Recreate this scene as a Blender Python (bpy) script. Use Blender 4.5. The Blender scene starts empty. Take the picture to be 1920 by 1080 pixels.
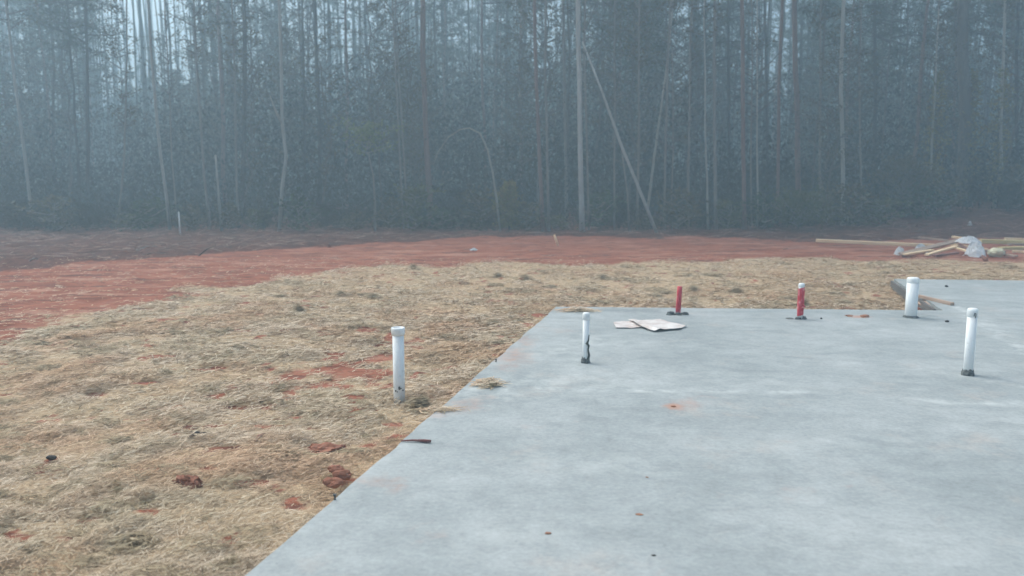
import bpy, bmesh, math, random
import numpy as np
from mathutils import Vector, Matrix, noise as mnoise

random.seed(7)
rng = np.random.default_rng(7)
S = bpy.context.scene
COL = S.collection
R = math.radians

# ------------------------------------------------------------------ camera model
F = 1536.0
PITCH = math.atan(210.0 / F)
CAM_H = 1.6
cp, sp = math.cos(PITCH), math.sin(PITCH)
GZ = -0.12            # mean ground level beside the slab (slab top is z = 0)


def ray(u, v):
    x, y = (u - 960) / F, (540 - v) / F
    return x, cp + y * sp, -sp + y * cp


def gp(u, v, z=0.0):
    """where the line of sight of a photo pixel meets the level z"""
    x, y, w = ray(u, v)
    t = (z - CAM_H) / w
    return Vector((x * t, y * t, z))


def at(u, v, Y):
    """the point of that line of sight at the distance Y"""
    x, y, w = ray(u, v)
    t = Y / y
    return Vector((x * t, Y, CAM_H + w * t))


def proj(X, Y, Z):
    X, Y, Z = np.asarray(X, float), np.asarray(Y, float), np.asarray(Z, float)
    d = Y * cp - (Z - CAM_H) * sp
    d = np.maximum(d, 0.3)
    up = Y * sp + (Z - CAM_H) * cp
    return 960 + F * X / d, 540 - F * up / d


# ------------------------------------------------------------------ noise
_tab = rng.random((256, 256))


def vnoise(x, y):
    x, y = np.asarray(x, float), np.asarray(y, float)
    xi, yi = np.floor(x).astype(int), np.floor(y).astype(int)
    fx, fy = x - xi, y - yi
    fx, fy = fx * fx * (3 - 2 * fx), fy * fy * (3 - 2 * fy)
    a, b = _tab[xi & 255, yi & 255], _tab[(xi + 1) & 255, yi & 255]
    c, d = _tab[xi & 255, (yi + 1) & 255], _tab[(xi + 1) & 255, (yi + 1) & 255]
    return a * (1 - fx) * (1 - fy) + b * fx * (1 - fy) + c * (1 - fx) * fy + d * fx * fy


def fbm(x, y, o=4):
    s, a, t = 0, 0.5, 0
    for i in range(o):
        s = s + a * vnoise(x * 2 ** i + 17.3 * i, y * 2 ** i + 9.1 * i)
        t += a
        a *= 0.5
    return s / t


def sstep(a, b, x):
    t = np.clip((x - a) / (b - a), 0, 1)
    return t * t * (3 - 2 * t)


# ------------------------------------------------------------------ object helpers
def tag(o, label=None, cat=None, group=None, kind=None):
    if label: o['label'] = label
    if cat: o['category'] = cat
    if group: o['group'] = group
    if kind: o['kind'] = kind
    return o


def thing(name, label, cat, loc=(0, 0, 0), group=None):
    o = bpy.data.objects.new(name, None)
    o.empty_display_size = 0.1
    COL.objects.link(o)
    o.location = loc
    return tag(o, label, cat, group)


class MB:
    def __init__(self):
        self.v, self.f, self.m, self.n = [], [], [], 0

    def add(self, verts, faces, mat=0):
        self.v += [tuple(p) for p in verts]
        self.f += [tuple(i + self.n for i in f) for f in faces]
        self.m += [mat] * len(faces)
        self.n += len(verts)
        return self

    def tube(self, pts, radii, sides=8, mat=0, jit=0.0, cap=True):
        pts = [Vector(p) for p in pts]
        n = len(pts)
        vs, fs = [], []
        d0 = (pts[1] - pts[0]).normalized()
        ref = Vector((1, 0, 0)) if abs(d0.x) < 0.8 else Vector((0, 1, 0))
        for i, p in enumerate(pts):
            d = (pts[min(i + 1, n - 1)] - pts[max(i - 1, 0)]).normalized()
            a = (ref - d * ref.dot(d)).normalized()
            ref = a
            b = d.cross(a)
            r = radii[i]
            for k in range(sides):
                t = 2 * math.pi * k / sides
                rr = r * (1 + random.uniform(-jit, jit))
                vs.append(p + a * (math.cos(t) * rr) + b * (math.sin(t) * rr))
        for i in range(n - 1):
            for k in range(sides):
                k2 = (k + 1) % sides
                fs.append((i * sides + k, i * sides + k2, (i + 1) * sides + k2, (i + 1) * sides + k))
        if cap:
            fs.append(tuple(range(sides))[::-1])
            fs.append(tuple((n - 1) * sides + k for k in range(sides)))
        return self.add(vs, fs, mat)

    def lathe(self, prof, sides=28, c=(0, 0, 0), mat=0):
        vs, fs = [], []
        for (r, z) in prof:
            for k in range(sides):
                t = 2 * math.pi * k / sides
                vs.append((c[0] + r * math.cos(t), c[1] + r * math.sin(t), c[2] + z))
        for i in range(len(prof) - 1):
            for k in range(sides):
                k2 = (k + 1) % sides
                fs.append((i * sides + k, i * sides + k2, (i + 1) * sides + k2, (i + 1) * sides + k))
        fs.append(tuple(range(sides))[::-1])
        fs.append(tuple((len(prof) - 1) * sides + k for k in range(sides)))
        return self.add(vs, fs, mat)

    def mesh(self, name, mats, smooth=False):
        me = bpy.data.meshes.new(name)
        me.from_pydata(self.v, [], self.f)
        for m in (mats if isinstance(mats, (list, tuple)) else [mats]):
            me.materials.append(m)
        if any(self.m):
            me.polygons.foreach_set('material_index', self.m)
        if smooth:
            me.polygons.foreach_set('use_smooth', [True] * len(me.polygons))
        me.update()
        return me

    def build(self, name, mats, parent=None, smooth=False, loc=None):
        return link(name, self.mesh(name, mats, smooth), parent, loc)


def link(name, me, parent=None, loc=None):
    o = bpy.data.objects.new(name, me)
    COL.objects.link(o)
    if parent: o.parent = parent
    if loc is not None: o.location = loc
    return o


def np_mesh(name, verts, quads, mat, smooth=False, tri=False):
    k = 3 if tri else 4
    me = bpy.data.meshes.new(name)
    nv, nf = len(verts), len(quads)
    me.vertices.add(nv)
    me.vertices.foreach_set('co', np.asarray(verts, np.float32).ravel())
    me.loops.add(nf * k)
    me.loops.foreach_set('vertex_index', np.asarray(quads, np.int32).ravel())
    me.polygons.add(nf)
    me.polygons.foreach_set('loop_start', np.arange(0, nf * k, k, dtype=np.int32))
    me.polygons.foreach_set('loop_total', np.full(nf, k, np.int32))
    if smooth:
        me.polygons.foreach_set('use_smooth', np.ones(nf, bool))
    for m in (mat if isinstance(mat, (list, tuple)) else [mat]):
        me.materials.append(m)
    me.update(calc_edges=True)
    return me


def attr(me, name, vals):
    a = me.attributes.new(name, 'FLOAT', 'POINT')
    a.data.foreach_set('value', np.asarray(vals, np.float32))


# ------------------------------------------------------------------ materials
class NT:
    def __init__(self, name, rough=0.85, spec=0.3):
        self.mat = bpy.data.materials.new(name)
        self.mat.use_nodes = True
        self.t = self.mat.node_tree
        self.b = self.t.nodes['Principled BSDF']
        self.b.inputs['Roughness'].default_value = rough
        self.b.inputs['Specular IOR Level'].default_value = spec
        self._co = None

    def n(self, typ, **kw):
        nd = self.t.nodes.new(typ)
        for k, v in kw.items(): setattr(nd, k, v)
        return nd

    def l(self, a, b): self.t.links.new(a, b)

    def co(self):
        if self._co is None: self._co = self.n('ShaderNodeTexCoord').outputs['Object']
        return self._co

    def mapped(self, scale=(1, 1, 1), rot=(0, 0, 0)):
        m = self.n('ShaderNodeMapping')
        m.inputs['Scale'].default_value = scale
        m.inputs['Rotation'].default_value = rot
        self.l(self.co(), m.inputs['Vector'])
        return m.outputs['Vector']

    def noise(self, scale, detail=4, rough=0.55, vec=None, dist=0.0):
        nd = self.n('ShaderNodeTexNoise')
        nd.inputs['Scale'].default_value = scale
        nd.inputs['Detail'].default_value = detail
        nd.inputs['Roughness'].default_value = rough
        nd.inputs['Distortion'].default_value = dist
        self.l(vec if vec is not None else self.co(), nd.inputs['Vector'])
        return nd.outputs['Fac']

    def ramp(self, fac, stops):
        nd = self.n('ShaderNodeValToRGB')
        e = nd.color_ramp.elements
        while len(e) < len(stops): e.new(0.5)
        for i, (p, c) in enumerate(stops):
            e[i].position = p
            e[i].color = (*c, 1) if len(c) == 3 else c
        self.l(fac, nd.inputs['Fac'])
        return nd.outputs['Color']

    def maprange(self, fac, a, b, c=0.0, d=1.0):
        nd = self.n('ShaderNodeMapRange')
        nd.interpolation_type = 'SMOOTHSTEP'
        for k, v in zip(('From Min', 'From Max', 'To Min', 'To Max'), (a, b, c, d)): nd.inputs[k].default_value = v
        self.l(fac, nd.inputs['Value'])
        return nd.outputs['Result']

    def math(self, op, a, b):
        nd = self.n('ShaderNodeMath', operation=op)
        for i, x in enumerate((a, b)):
            if isinstance(x, (int, float)): nd.inputs[i].default_value = x
            else: self.l(x, nd.inputs[i])
        return nd.outputs[0]

    def mix(self, fac, a, b, mode='MIX'):
        nd = self.n('ShaderNodeMix', data_type='RGBA', blend_type=mode)
        if isinstance(fac, (int, float)): nd.inputs[0].default_value = fac
        else: self.l(fac, nd.inputs[0])
        for i, x in ((6, a), (7, b)):
            if isinstance(x, (tuple, list)): nd.inputs[i].default_value = (*x, 1)
            else: self.l(x, nd.inputs[i])
        return nd.outputs[2]

    def attr(self, name):
        return self.n('ShaderNodeAttribute', attribute_name=name).outputs['Fac']

    def island(self):
        return self.n('ShaderNodeNewGeometry').outputs['Random Per Island']

    def objrand(self):
        return self.n('ShaderNodeObjectInfo').outputs['Random']

    def color(self, c):
        if isinstance(c, (tuple, list)): self.b.inputs['Base Color'].default_value = (*c, 1)
        else: self.l(c, self.b.inputs['Base Color'])
        return self

    def bump(self, h, strength=0.4, dist=0.02):
        nd = self.n('ShaderNodeBump')
        nd.inputs['Strength'].default_value = strength
        nd.inputs['Distance'].default_value = dist
        self.l(h, nd.inputs['Height'])
        self.l(nd.outputs['Normal'], self.b.inputs['Normal'])
        return self


def bark(name, a, b, s=6):
    m = NT(name, 0.95, 0.1)
    v = m.mapped((s, s, s * 0.18))
    n = m.noise(3, 5, 0.6, v)
    n2 = m.noise(0.6, 3, 0.5)
    c = m.ramp(n, [(0.3, a), (0.7, b)])
    c = m.mix(m.maprange(n2, 0.4, 0.65), c, tuple(x * 0.7 for x in b))
    m.color(c).bump(n, 0.6, 0.02)
    return m.mat


def leafmat(name, cols):
    m = NT(name, 0.8, 0.15)
    k = len(cols)
    c = m.ramp(m.island(), [(i / max(1, k - 1), cols[i]) for i in range(k)])
    m.color(c)
    return m.mat


M = {}
M['bark_grey'] = bark('bark_grey', (0.145, 0.138, 0.128), (0.275, 0.262, 0.24))
M['bark_dim'] = bark('bark_dim', (0.085, 0.08, 0.075), (0.17, 0.16, 0.15))
M['bark_pale'] = bark('bark_pale', (0.22, 0.215, 0.2), (0.41, 0.40, 0.37))
M['bark_pole'] = bark('bark_pole', (0.29, 0.28, 0.265), (0.52, 0.51, 0.48))
M['bark_pine'] = bark('bark_pine', (0.15, 0.10, 0.085), (0.27, 0.19, 0.165))
M['bark_stick'] = bark('bark_stick', (0.13, 0.055, 0.05), (0.24, 0.11, 0.10))
M['bark_dark'] = bark('bark_dark', (0.045, 0.042, 0.04), (0.10, 0.092, 0.085))
M['needles'] = leafmat('needles', [(0.035, 0.05, 0.03), (0.06, 0.08, 0.045), (0.085, 0.095, 0.055)])
M['leaves'] = leafmat('leaves', [(0.055, 0.062, 0.036), (0.10, 0.10, 0.055), (0.14, 0.115, 0.07), (0.09, 0.075, 0.05)])
M['evergreen'] = leafmat('evergreen', [(0.03, 0.05, 0.028), (0.05, 0.08, 0.04), (0.08, 0.115, 0.055)])
M['yellow_leaf'] = leafmat('yellow_leaf', [(0.16, 0.15, 0.05), (0.25, 0.21, 0.08), (0.13, 0.14, 0.05), (0.2, 0.13, 0.07)])
M['lime_leaf'] = leafmat('lime_leaf', [(0.11, 0.145, 0.06), (0.17, 0.20, 0.09), (0.22, 0.235, 0.12)])

M['bush_leaf'] = leafmat('bush_leaf', [(0.07, 0.085, 0.04), (0.11, 0.12, 0.055), (0.13, 0.125, 0.07)])
M['brush'] = leafmat('undergrowth', [(0.022, 0.030, 0.020), (0.032, 0.040, 0.025), (0.045, 0.046, 0.030), (0.036, 0.030, 0.024)])
# ---- white plastic pipe
m = NT('white_pipe', 0.38, 0.45)
d = m.maprange(m.noise(22, 5, 0.7), 0.56, 0.74)
m.color(m.mix(m.math('MULTIPLY', d, 0.45), (0.82, 0.83, 0.82), (0.42, 0.40, 0.36)))
M['pvc'] = m.mat
m = NT('red_wrap', 0.55, 0.3)
v = m.mapped((1, 1, 0.35))
c = m.ramp(m.noise(28, 4, 0.6, v), [(0.33, (0.40, 0.022, 0.035)), (0.55, (0.60, 0.06, 0.08)), (0.70, (0.78, 0.42, 0.42))])
m.color(c); M['red'] = m.mat
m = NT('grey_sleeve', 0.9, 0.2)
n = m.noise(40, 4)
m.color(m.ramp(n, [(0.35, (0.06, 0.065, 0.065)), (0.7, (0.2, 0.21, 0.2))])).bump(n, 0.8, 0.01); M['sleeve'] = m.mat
m = NT('dark_rag', 0.9, 0.2)
n = m.noise(60, 3)
m.color(m.ramp(n, [(0.35, (0.03, 0.035, 0.03)), (0.7, (0.14, 0.15, 0.13))])); M['rag'] = m.mat
m = NT('white_sheet', 0.5, 0.4)
n = m.noise(7, 4)
m.color(m.ramp(n, [(0.35, (0.50, 0.40, 0.36)), (0.6, (0.66, 0.60, 0.57))])).bump(n, 0.4, 0.02); M['sheet'] = m.mat
m = NT('pale_sheet', 0.5, 0.4)
n = m.noise(6, 4)
m.color(m.ramp(n, [(0.35, (0.50, 0.41, 0.37)), (0.6, (0.68, 0.63, 0.60))])).bump(n, 0.4, 0.02); M['sheet_pale'] = m.mat
m = NT('white_plastic', 0.35, 0.5)
n = m.noise(9, 4)
m.color(m.ramp(n, [(0.3, (0.80, 0.82, 0.85)), (0.55, (0.94, 0.95, 0.96))])).bump(n, 0.6, 0.03); M['plastic'] = m.mat
m = NT('yellow_sack', 0.7, 0.3)
n = m.noise(9, 4)
m.color(m.ramp(n, [(0.35, (0.52, 0.47, 0.30)), (0.65, (0.72, 0.68, 0.50))])).bump(n, 0.5, 0.03); M['sack'] = m.mat


def woodmat(name, a, b):
    m = NT(name, 0.75, 0.25)
    v = m.mapped((1.5, 30, 30))
    n = m.noise(1.2, 4, 0.6, v)
    m.color(m.ramp(n, [(0.3, a), (0.7, b)])).bump(n, 0.3, 0.004)
    return m.mat


M['wood'] = woodmat('new_lumber', (0.74, 0.52, 0.31), (0.88, 0.68, 0.44))
M['wood_yellow'] = woodmat('yellow_lumber', (0.52, 0.40, 0.17), (0.70, 0.58, 0.30))
M['wood_brown'] = woodmat('weathered_lumber', (0.30, 0.20, 0.15), (0.48, 0.36, 0.28))
M['step_shade'] = woodmat('step_shade', (0.085, 0.08, 0.078), (0.17, 0.155, 0.145))  # shade tone for the board added along the slab step
M['wood_red'] = woodmat('red_mud_lumber', (0.20, 0.09, 0.07), (0.33, 0.17, 0.13))

m = NT('red_clay', 0.95, 0.15)
n = m.noise(9, 6, 0.65)
m.color(m.ramp(n, [(0.3, (0.21, 0.088, 0.056)), (0.7, (0.37, 0.17, 0.112))])).bump(n, 0.7, 0.03); M['clay'] = m.mat
m = NT('orange_clay', 0.95, 0.1)
n = m.noise(40, 4, 0.65)
m.color(m.ramp(n, [(0.3, (0.26, 0.12, 0.075)), (0.7, (0.42, 0.23, 0.15))])); M['crumb'] = m.mat
m = NT('dark_stone', 0.9, 0.2)
n = m.noise(30, 3)
m.color(m.ramp(n, [(0.3, (0.02, 0.02, 0.022)), (0.7, (0.08, 0.075, 0.07))])); M['stone'] = m.mat

# ---- straw
m = NT('straw', 0.8, 0.2)
c = m.ramp(m.island(), [(0.0, (0.28, 0.20, 0.13)), (0.25, (0.47, 0.345, 0.22)), (0.6, (0.60, 0.45, 0.295)), (0.85, (0.69, 0.54, 0.37)), (1.0, (0.82, 0.68, 0.49))])
big = m.maprange(m.noise(0.9, 3, 0.55), 0.38, 0.66)
c = m.mix(big, c, (0.92, 0.94, 0.90), 'MULTIPLY')
tf = m.maprange(m.noise(4.0, 6, 0.7), 0.55, 0.66)
c = m.mix(tf, c, (0.52, 0.53, 0.45), 'MULTIPLY')
pk = m.maprange(m.noise(0.8, 4, 0.6, m.mapped((1, 1, 1), (0, 0, 2.1))), 0.47, 0.64)
c = m.mix(pk, c, (0.97, 0.84, 0.76), 'MULTIPLY')
c = m.mix(1.0, c, (0.965, 0.975, 1.04), 'MULTIPLY')
m.color(c); M['straw'] = m.mat

# ---- ground: red clay, straw mat, brush litter
m = NT('ground_soil', 0.97, 0.12)
n1 = m.noise(1.6, 8, 0.62)
n2 = m.noise(14, 6, 0.65)
streak = m.noise(1.0, 5, 0.6, m.mapped((0.35, 2.6, 1.0), (0, 0, R(-9))), 0.6)
clay = m.ramp(n1, [(0.25, (0.18, 0.060, 0.035)), (0.5, (0.285, 0.102, 0.062)), (0.75, (0.385, 0.165, 0.105))])
clay = m.mix(m.maprange(streak, 0.50, 0.68, 0.0, 0.8), clay, (0.44, 0.235, 0.165))
streak2 = m.noise(2.4, 6, 0.7, m.mapped((0.4, 2.2, 1.0), (0, 0, R(-14))), 0.8)
clay = m.mix(m.maprange(streak2, 0.52, 0.62, 0.0, 0.85), clay, (0.13, 0.058, 0.042))
clay = m.mix(m.maprange(n2, 0.56, 0.72, 0, 0.55), clay, (0.11, 0.042, 0.028))
fib = m.noise(60, 5, 0.7, m.mapped((1, 0.5, 1), (0, 0, R(25))), 1.0)
strw = m.ramp(fib, [(0.28, (0.29, 0.195, 0.12)), (0.46, (0.44, 0.315, 0.20)), (0.6, (0.54, 0.405, 0.26)), (0.75, (0.63, 0.495, 0.34))])
tuft = m.maprange(m.noise(3.2, 5, 0.62, m.mapped((1, 1.3, 1))), 0.52, 0.70)
strw = m.mix(m.math('MULTIPLY', tuft, 0.6), strw, (0.15, 0.12, 0.07))
mul = m.ramp(m.noise(5, 8, 0.7, None, 0.8), [(0.3, (0.05, 0.021, 0.015)), (0.5, (0.10, 0.041, 0.029)), (0.66, (0.16, 0.066, 0.046)), (0.8, (0.24, 0.14, 0.105))])
es = m.math('ADD', m.attr('straw'), m.math('MULTIPLY', m.math('SUBTRACT', m.noise(7, 6, 0.7), 0.5), 1.3))
em = m.math('ADD', m.attr('mulch'), m.math('MULTIPLY', m.math('SUBTRACT', m.noise(2.2, 6, 0.7), 0.5), 1.0))
c = m.mix(m.maprange(em, 0.35, 0.65), clay, mul)
c = m.mix(m.maprange(es, 0.25, 0.75), c, strw)
m.color(c)
hsum = m.math('ADD', m.math('MULTIPLY', n2, 0.6), fib)
m.bump(hsum, 0.7, 0.02)
M['ground'] = m.mat

# ---- concrete
m = NT('concrete', 0.62, 0.35)
n1 = m.noise(0.9, 8, 0.62, None, 0.3)
n2 = m.noise(5.5, 9, 0.72, m.mapped((0.9, 1.0, 1), (0, 0, R(8))), 0.25)
n3 = m.noise(34, 6, 0.75)
c = m.ramp(n1, [(0.28, (0.255, 0.278, 0.279)), (0.5, (0.313, 0.334, 0.334)), (0.70, (0.388, 0.404, 0.401))])
c2 = m.ramp(n2, [(0.30, (0.80, 0.815, 0.815)), (0.5, (0.99, 0.99, 0.99)), (0.70, (1.15, 1.145, 1.14))])
c = m.mix(0.85, c, c2, 'MULTIPLY')
arc = m.noise(1.3, 3, 0.5, m.mapped((1, 1, 1), (0, 0, R(30))), 0)
wv = m.n('ShaderNodeTexWave', wave_type='RINGS')
wv.inputs['Scale'].default_value = 1.1; wv.inputs['Distortion'].default_value = 9; wv.inputs['Detail'].default_value = 4; wv.inputs['Detail Scale'].default_value = 1.6
m.l(m.mapped((0.8, 1.0, 1), (0, 0, R(20))), wv.inputs['Vector'])
c = m.mix(m.math('MULTIPLY', m.maprange(arc, 0.48, 0.68), 0.5), c, m.ramp(wv.outputs['Fac'], [(0.2, (0.84, 0.85, 0.85)), (0.75, (1.08, 1.08, 1.08))]), 'MULTIPLY')
pit = m.maprange(m.noise(38, 3, 0.6), 0.66, 0.74)
c = m.mix(m.math('MULTIPLY', pit, 0.5), c, (0.20, 0.21, 0.205))
dust = m.maprange(m.noise(1.7, 7, 0.7, m.mapped((1, 1, 1), (0, 0, 1))), 0.54, 0.74)
c = m.mix(m.math('MULTIPLY', dust, 0.42), c, (0.47, 0.395, 0.345))
c = m.mix(0.8, c, m.ramp(n3, [(0.3, (0.80, 0.80, 0.80)), (0.7, (1.18, 1.18, 1.18))]), 'MULTIPLY')
sn = m.math('MULTIPLY', m.math('SUBTRACT', m.noise(9, 5, 0.65), 0.5), 1.0)
pn = m.noise(4.5, 6, 0.7, m.mapped((1, 1, 1)))
pale = m.math('MULTIPLY', m.attr('pale'), m.maprange(pn, 0.42, 0.66))
c = m.mix(m.math('MULTIPLY', pale, 0.75), c, (0.57, 0.585, 0.565))
red = m.maprange(m.math('ADD', m.attr('rust'), m.math('MULTIPLY', sn, 0.9)), 0.18, 0.9)
c = m.mix(m.math('MULTIPLY', red, 0.85), c, (0.43, 0.235, 0.165))
dk = m.maprange(m.math('ADD', m.attr('damp'), sn), 0.2, 1.0)
c = m.mix(m.math('MULTIPLY', dk, 0.7), c, (0.17, 0.185, 0.185))
m.color(c)
m.b.inputs['Roughness'].default_value = 0.72
m.b.inputs['Specular IOR Level'].default_value = 0.22
m.bump(m.math('ADD', n2, m.math('MULTIPLY', n3, 0.25)), 0.25, 0.012)
M['concrete'] = m.mat

# ------------------------------------------------------------------ the concrete slab
C1 = gp(1043, 575)
E0 = gp(460, 1080)
dl = (E0 - C1).normalized()
P0 = C1 + dl * ((C1.y + 8) / -dl.y)
P2 = gp(1768, 582)
P3 = gp(1676, 523)
P4 = P3 + (gp(1920, 526) - P3).normalized() * 14
Q = Vector((P2.x - 0.26 * (P2.y + 8), -8, 0))
Q.x = P2.x + dl.x / dl.y * (-8 - P2.y)
P5 = Vector((18, -8, 0))
R2 = Vector((18, P2.y - 0.2, 0))


def bil(a, b, c, d, nu, nv):
    """a->b along v, a->d along u"""
    u, v = np.meshgrid(np.linspace(0, 1, nu + 1), np.linspace(0, 1, nv + 1), indexing='ij')
    A, B, C_, D = [np.array(p)[:2] for p in (a, b, c, d)]
    p = ((1 - u) * (1 - v))[..., None] * A + ((1 - u) * v)[..., None] * B + (u * v)[..., None] * C_ + (u * (1 - v))[..., None] * D
    idx = np.arange((nu + 1) * (nv + 1)).reshape(nu + 1, nv + 1)
    q = np.stack([idx[:-1, :-1], idx[1:, :-1], idx[1:, 1:], idx[:-1, 1:]], -1).reshape(-1, 4)
    return p.reshape(-1, 2), q


bm = bmesh.new()
for (a, b, c_, d_, nu, nv) in ((P0, C1, P2, Q, 90, 220), (Q, P2, R2, P5, 120, 220), (P2, P3, P4, R2, 120, 40)):
    p, q = bil(a, b, c_, d_, nu, nv)
    vs = [bm.verts.new((x, y, 0)) for x, y in p]
    for f in q:
        bm.faces.new([vs[i] for i in f])
bmesh.ops.remove_doubles(bm, verts=bm.verts, dist=0.0008)
bmesh.ops.recalc_face_normals(bm, faces=bm.faces)
if bm.faces[:][0].normal.z < 0:
    bmesh.ops.reverse_faces(bm, faces=bm.faces)
edges = [e for e in bm.edges if e.is_boundary]
for vtx in {v for e in edges for v in e.verts}:
    k = float(fbm(vtx.co.x * 3 + 40, vtx.co.y * 3, 3)) - 0.5
    vtx.co.x += k * 0.05
    vtx.co.y += k * 0.03
r = bmesh.ops.extrude_edge_only(bm, edges=edges)
low = [g for g in r['geom'] if isinstance(g, bmesh.types.BMVert)]
for vtx in low:                                   # worn arris
    vtx.co.z = -0.008
le = [g for g in r['geom'] if isinstance(g, bmesh.types.BMEdge)]
cen = Vector((4, 2, 0))
for vtx in low:
    pass
r = bmesh.ops.extrude_edge_only(bm, edges=le)
for g in r['geom']:
    if isinstance(g, bmesh.types.BMVert): g.co.z = -0.40
me = bpy.data.meshes.new('concrete_slab')
bm.to_mesh(me); bm.free()
me.materials.append(M['concrete'])
slab = link('concrete_slab', me)
tag(slab, 'pale grey bare concrete house slab with pipe stubs standing in it', 'slab', kind='structure')
co = np.empty(len(me.vertices) * 3, np.float32); me.vertices.foreach_get('co', co); co = co.reshape(-1, 3)
sx, sy = co[:, 0], co[:, 1]


def ell(u, v, ru, rv, z=0.0, X=None, Y=None):
    """a stain of a size known from the photo, laid on the level z in metres"""
    c = gp(u, v, z); dist = c.y
    rx = max(ru * dist / F, 0.02)
    ry = max(abs(gp(u, v - rv, z).y - gp(u, v + rv, z).y) / 2, 0.02)
    return np.clip(1.25 - np.sqrt(((X - c.x) / rx) ** 2 + ((Y - c.y) / ry) ** 2), 0, 1)


def seg(p, q, w, X, Y):
    ax, ay, bx, by = p.x, p.y, q.x, q.y
    L2 = (bx - ax) ** 2 + (by - ay) ** 2
    t = np.clip(((X - ax) * (bx - ax) + (Y - ay) * (by - ay)) / L2, 0, 1)
    dd = np.hypot(X - ax - t * (bx - ax), Y - ay - t * (by - ay))
    return np.clip(1.15 - dd / w, 0, 1)


rust = np.zeros(len(sx))
for a, k in (((1262, 762, 26, 8), 1.0), ((1290, 757, 60, 16), .45), ((880, 765, 24, 6), .7), ((1000, 800, 40, 8), .4), ((740, 905, 45, 28), .45), ((905, 885, 24, 7), .45),
             ((1200, 965, 12, 4), .7), ((1592, 915, 22, 6), .55), ((1030, 1000, 10, 4), .7), ((1500, 925, 100, 25), .28), ((1340, 750, 90, 20), .25),
             ((800, 1000, 90, 30), .3), ((960, 668, 60, 30), .5), ((880, 760, 60, 20), .45), ((700, 900, 60, 30), .35), ((1060, 620, 60, 12), .3), ((1610, 594, 30, 4), .8), ((950, 690, 40, 18), .4), ((985, 640, 34, 22), .45), ((1480, 830, 60, 12), .3), ((1350, 930, 30, 8), .3), ((1090, 790, 30, 5), .35),
             ((1740, 570, 40, 7), .35), ((820, 780, 50, 14), .4), ((1240, 1075, 20, 5), .4), ((905, 745, 60, 10), .35), ((1800, 955, 14, 4), .5)):
    rust = np.maximum(rust, k * ell(*a, X=sx, Y=sy))
pale = np.zeros(len(sx))
for p, q, w, k in (((880, 730), (1180, 730), .10, .9), ((1180, 732), (1400, 733), .07, 1), ((1400, 733), (1580, 740), .06, .8), ((1670, 750), (1990, 760), .09, .9),
                   ((1795, 575), (1930, 662), .17, .9), ((1720, 690), (1930, 728), .07, .5), ((1590, 612), (1680, 622), .12, .5), ((1180, 640), (1250, 650), .10, .5),
                   ((630, 938), (690, 938), .02, 1), ((1100, 880), (1130, 870), .08, .5), ((560, 1000), (980, 640), .10, .35), ((900, 735), (1120, 700), .55, .55), ((1010, 660), (1110, 640), .5, .5), ((1270, 700), (1500, 720), .3, .35), ((1000, 860), (1250, 880), .25, .35), ((1380, 840), (1560, 830), .2, .35), ((900, 1010), (1100, 980), .2, .3)):
    pale = np.maximum(pale, k * seg(gp(*p), gp(*q), w, sx, sy))
damp = np.zeros(len(sx))
for a, k in (((1190, 582, 130, 7), .75), ((1370, 585, 110, 4), .5), ((1500, 600, 40, 6), .6), ((1380, 650, 120, 12), .4), ((1700, 640, 160, 14), .4), ((1540, 690, 200, 10), .3), ((1590, 855, 50, 8), .5), ((1355, 990, 70, 12), .5),
             ((1100, 685, 40, 5), .45), ((1780, 880, 60, 10), .35), ((1280, 800, 200, 12), .3), ((1850, 790, 120, 10), .3), ((1690, 1000, 200, 20), .25), ((1090, 820, 120, 14), .3)):
    damp = np.maximum(damp, k * ell(*a, X=sx, Y=sy))
attr(me, 'rust', rust); attr(me, 'pale', pale); attr(me, 'damp', damp)

# ------------------------------------------------------------------ the ground
BU = [-1500, -400, 0, 90, 190, 290, 400, 560, 660, 760, 1000, 1400, 1700, 1920, 3200]
BV = [1500, 830, 640, 600, 578, 560, 545, 520, 507, 499, 492, 491, 489, 489, 489]
MU = [-1500, 0, 250, 500, 700, 800, 900, 1000, 1200, 1500, 1700, 1920, 3000]
MV = [560, 507, 485, 469, 457, 450, 445, 443, 444, 448, 450, 450, 450]
PATCH = [(620, 845, 52, 15), (350, 911, 36, 12), (165, 972, 52, 15), (625, 663, 50, 10), (708, 648, 24, 6), (552, 703, 34, 14), (540, 738, 34, 12), (318, 602, 26, 8), (990, 608, 20, 9),
         (640, 905, 30, 15), (30, 1010, 60, 22), (470, 905, 60, 10), (700, 705, 50, 18), (555, 782, 24, 8), (600, 787, 22, 6), (690, 620, 30, 6), (320, 667, 30, 5), (880, 668, 14, 5), (930, 668, 20, 6),
         (60, 955, 50, 10), (270, 640, 20, 5), (750, 640, 70, 14), (490, 830, 14, 5), (650, 930, 20, 12), (1010, 590, 20, 6), (1690, 568, 16, 10), (1740, 581, 20, 6), (420, 840, 60, 8), (100, 800, 40, 8), (640, 690, 60, 18), (520, 800, 50, 10), (720, 670, 60, 14), (600, 720, 50, 14), (820, 690, 60, 10), (560, 880, 60, 12), (250, 960, 70, 12), (120, 1010, 70, 14), (450, 760, 60, 8), (330, 760, 40, 7), (800, 650, 50, 7), (930, 650, 30, 8), (690, 840, 25, 10), (560, 950, 50, 12), (400, 690, 60, 6), (170, 680, 40, 5), (280, 880, 50, 8), (660, 750, 40, 8)]


def ground_h(X, Y):
    h = GZ + 0.05 * (fbm(X * 0.35, Y * 0.35, 3) - 0.5)
    rise = sstep(22, 32, Y) * sstep(0.28, 0.62, X / np.maximum(Y, 1)) * 0.75
    rise = rise + sstep(24, 40, Y) * 0.15
    return h + rise


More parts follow.
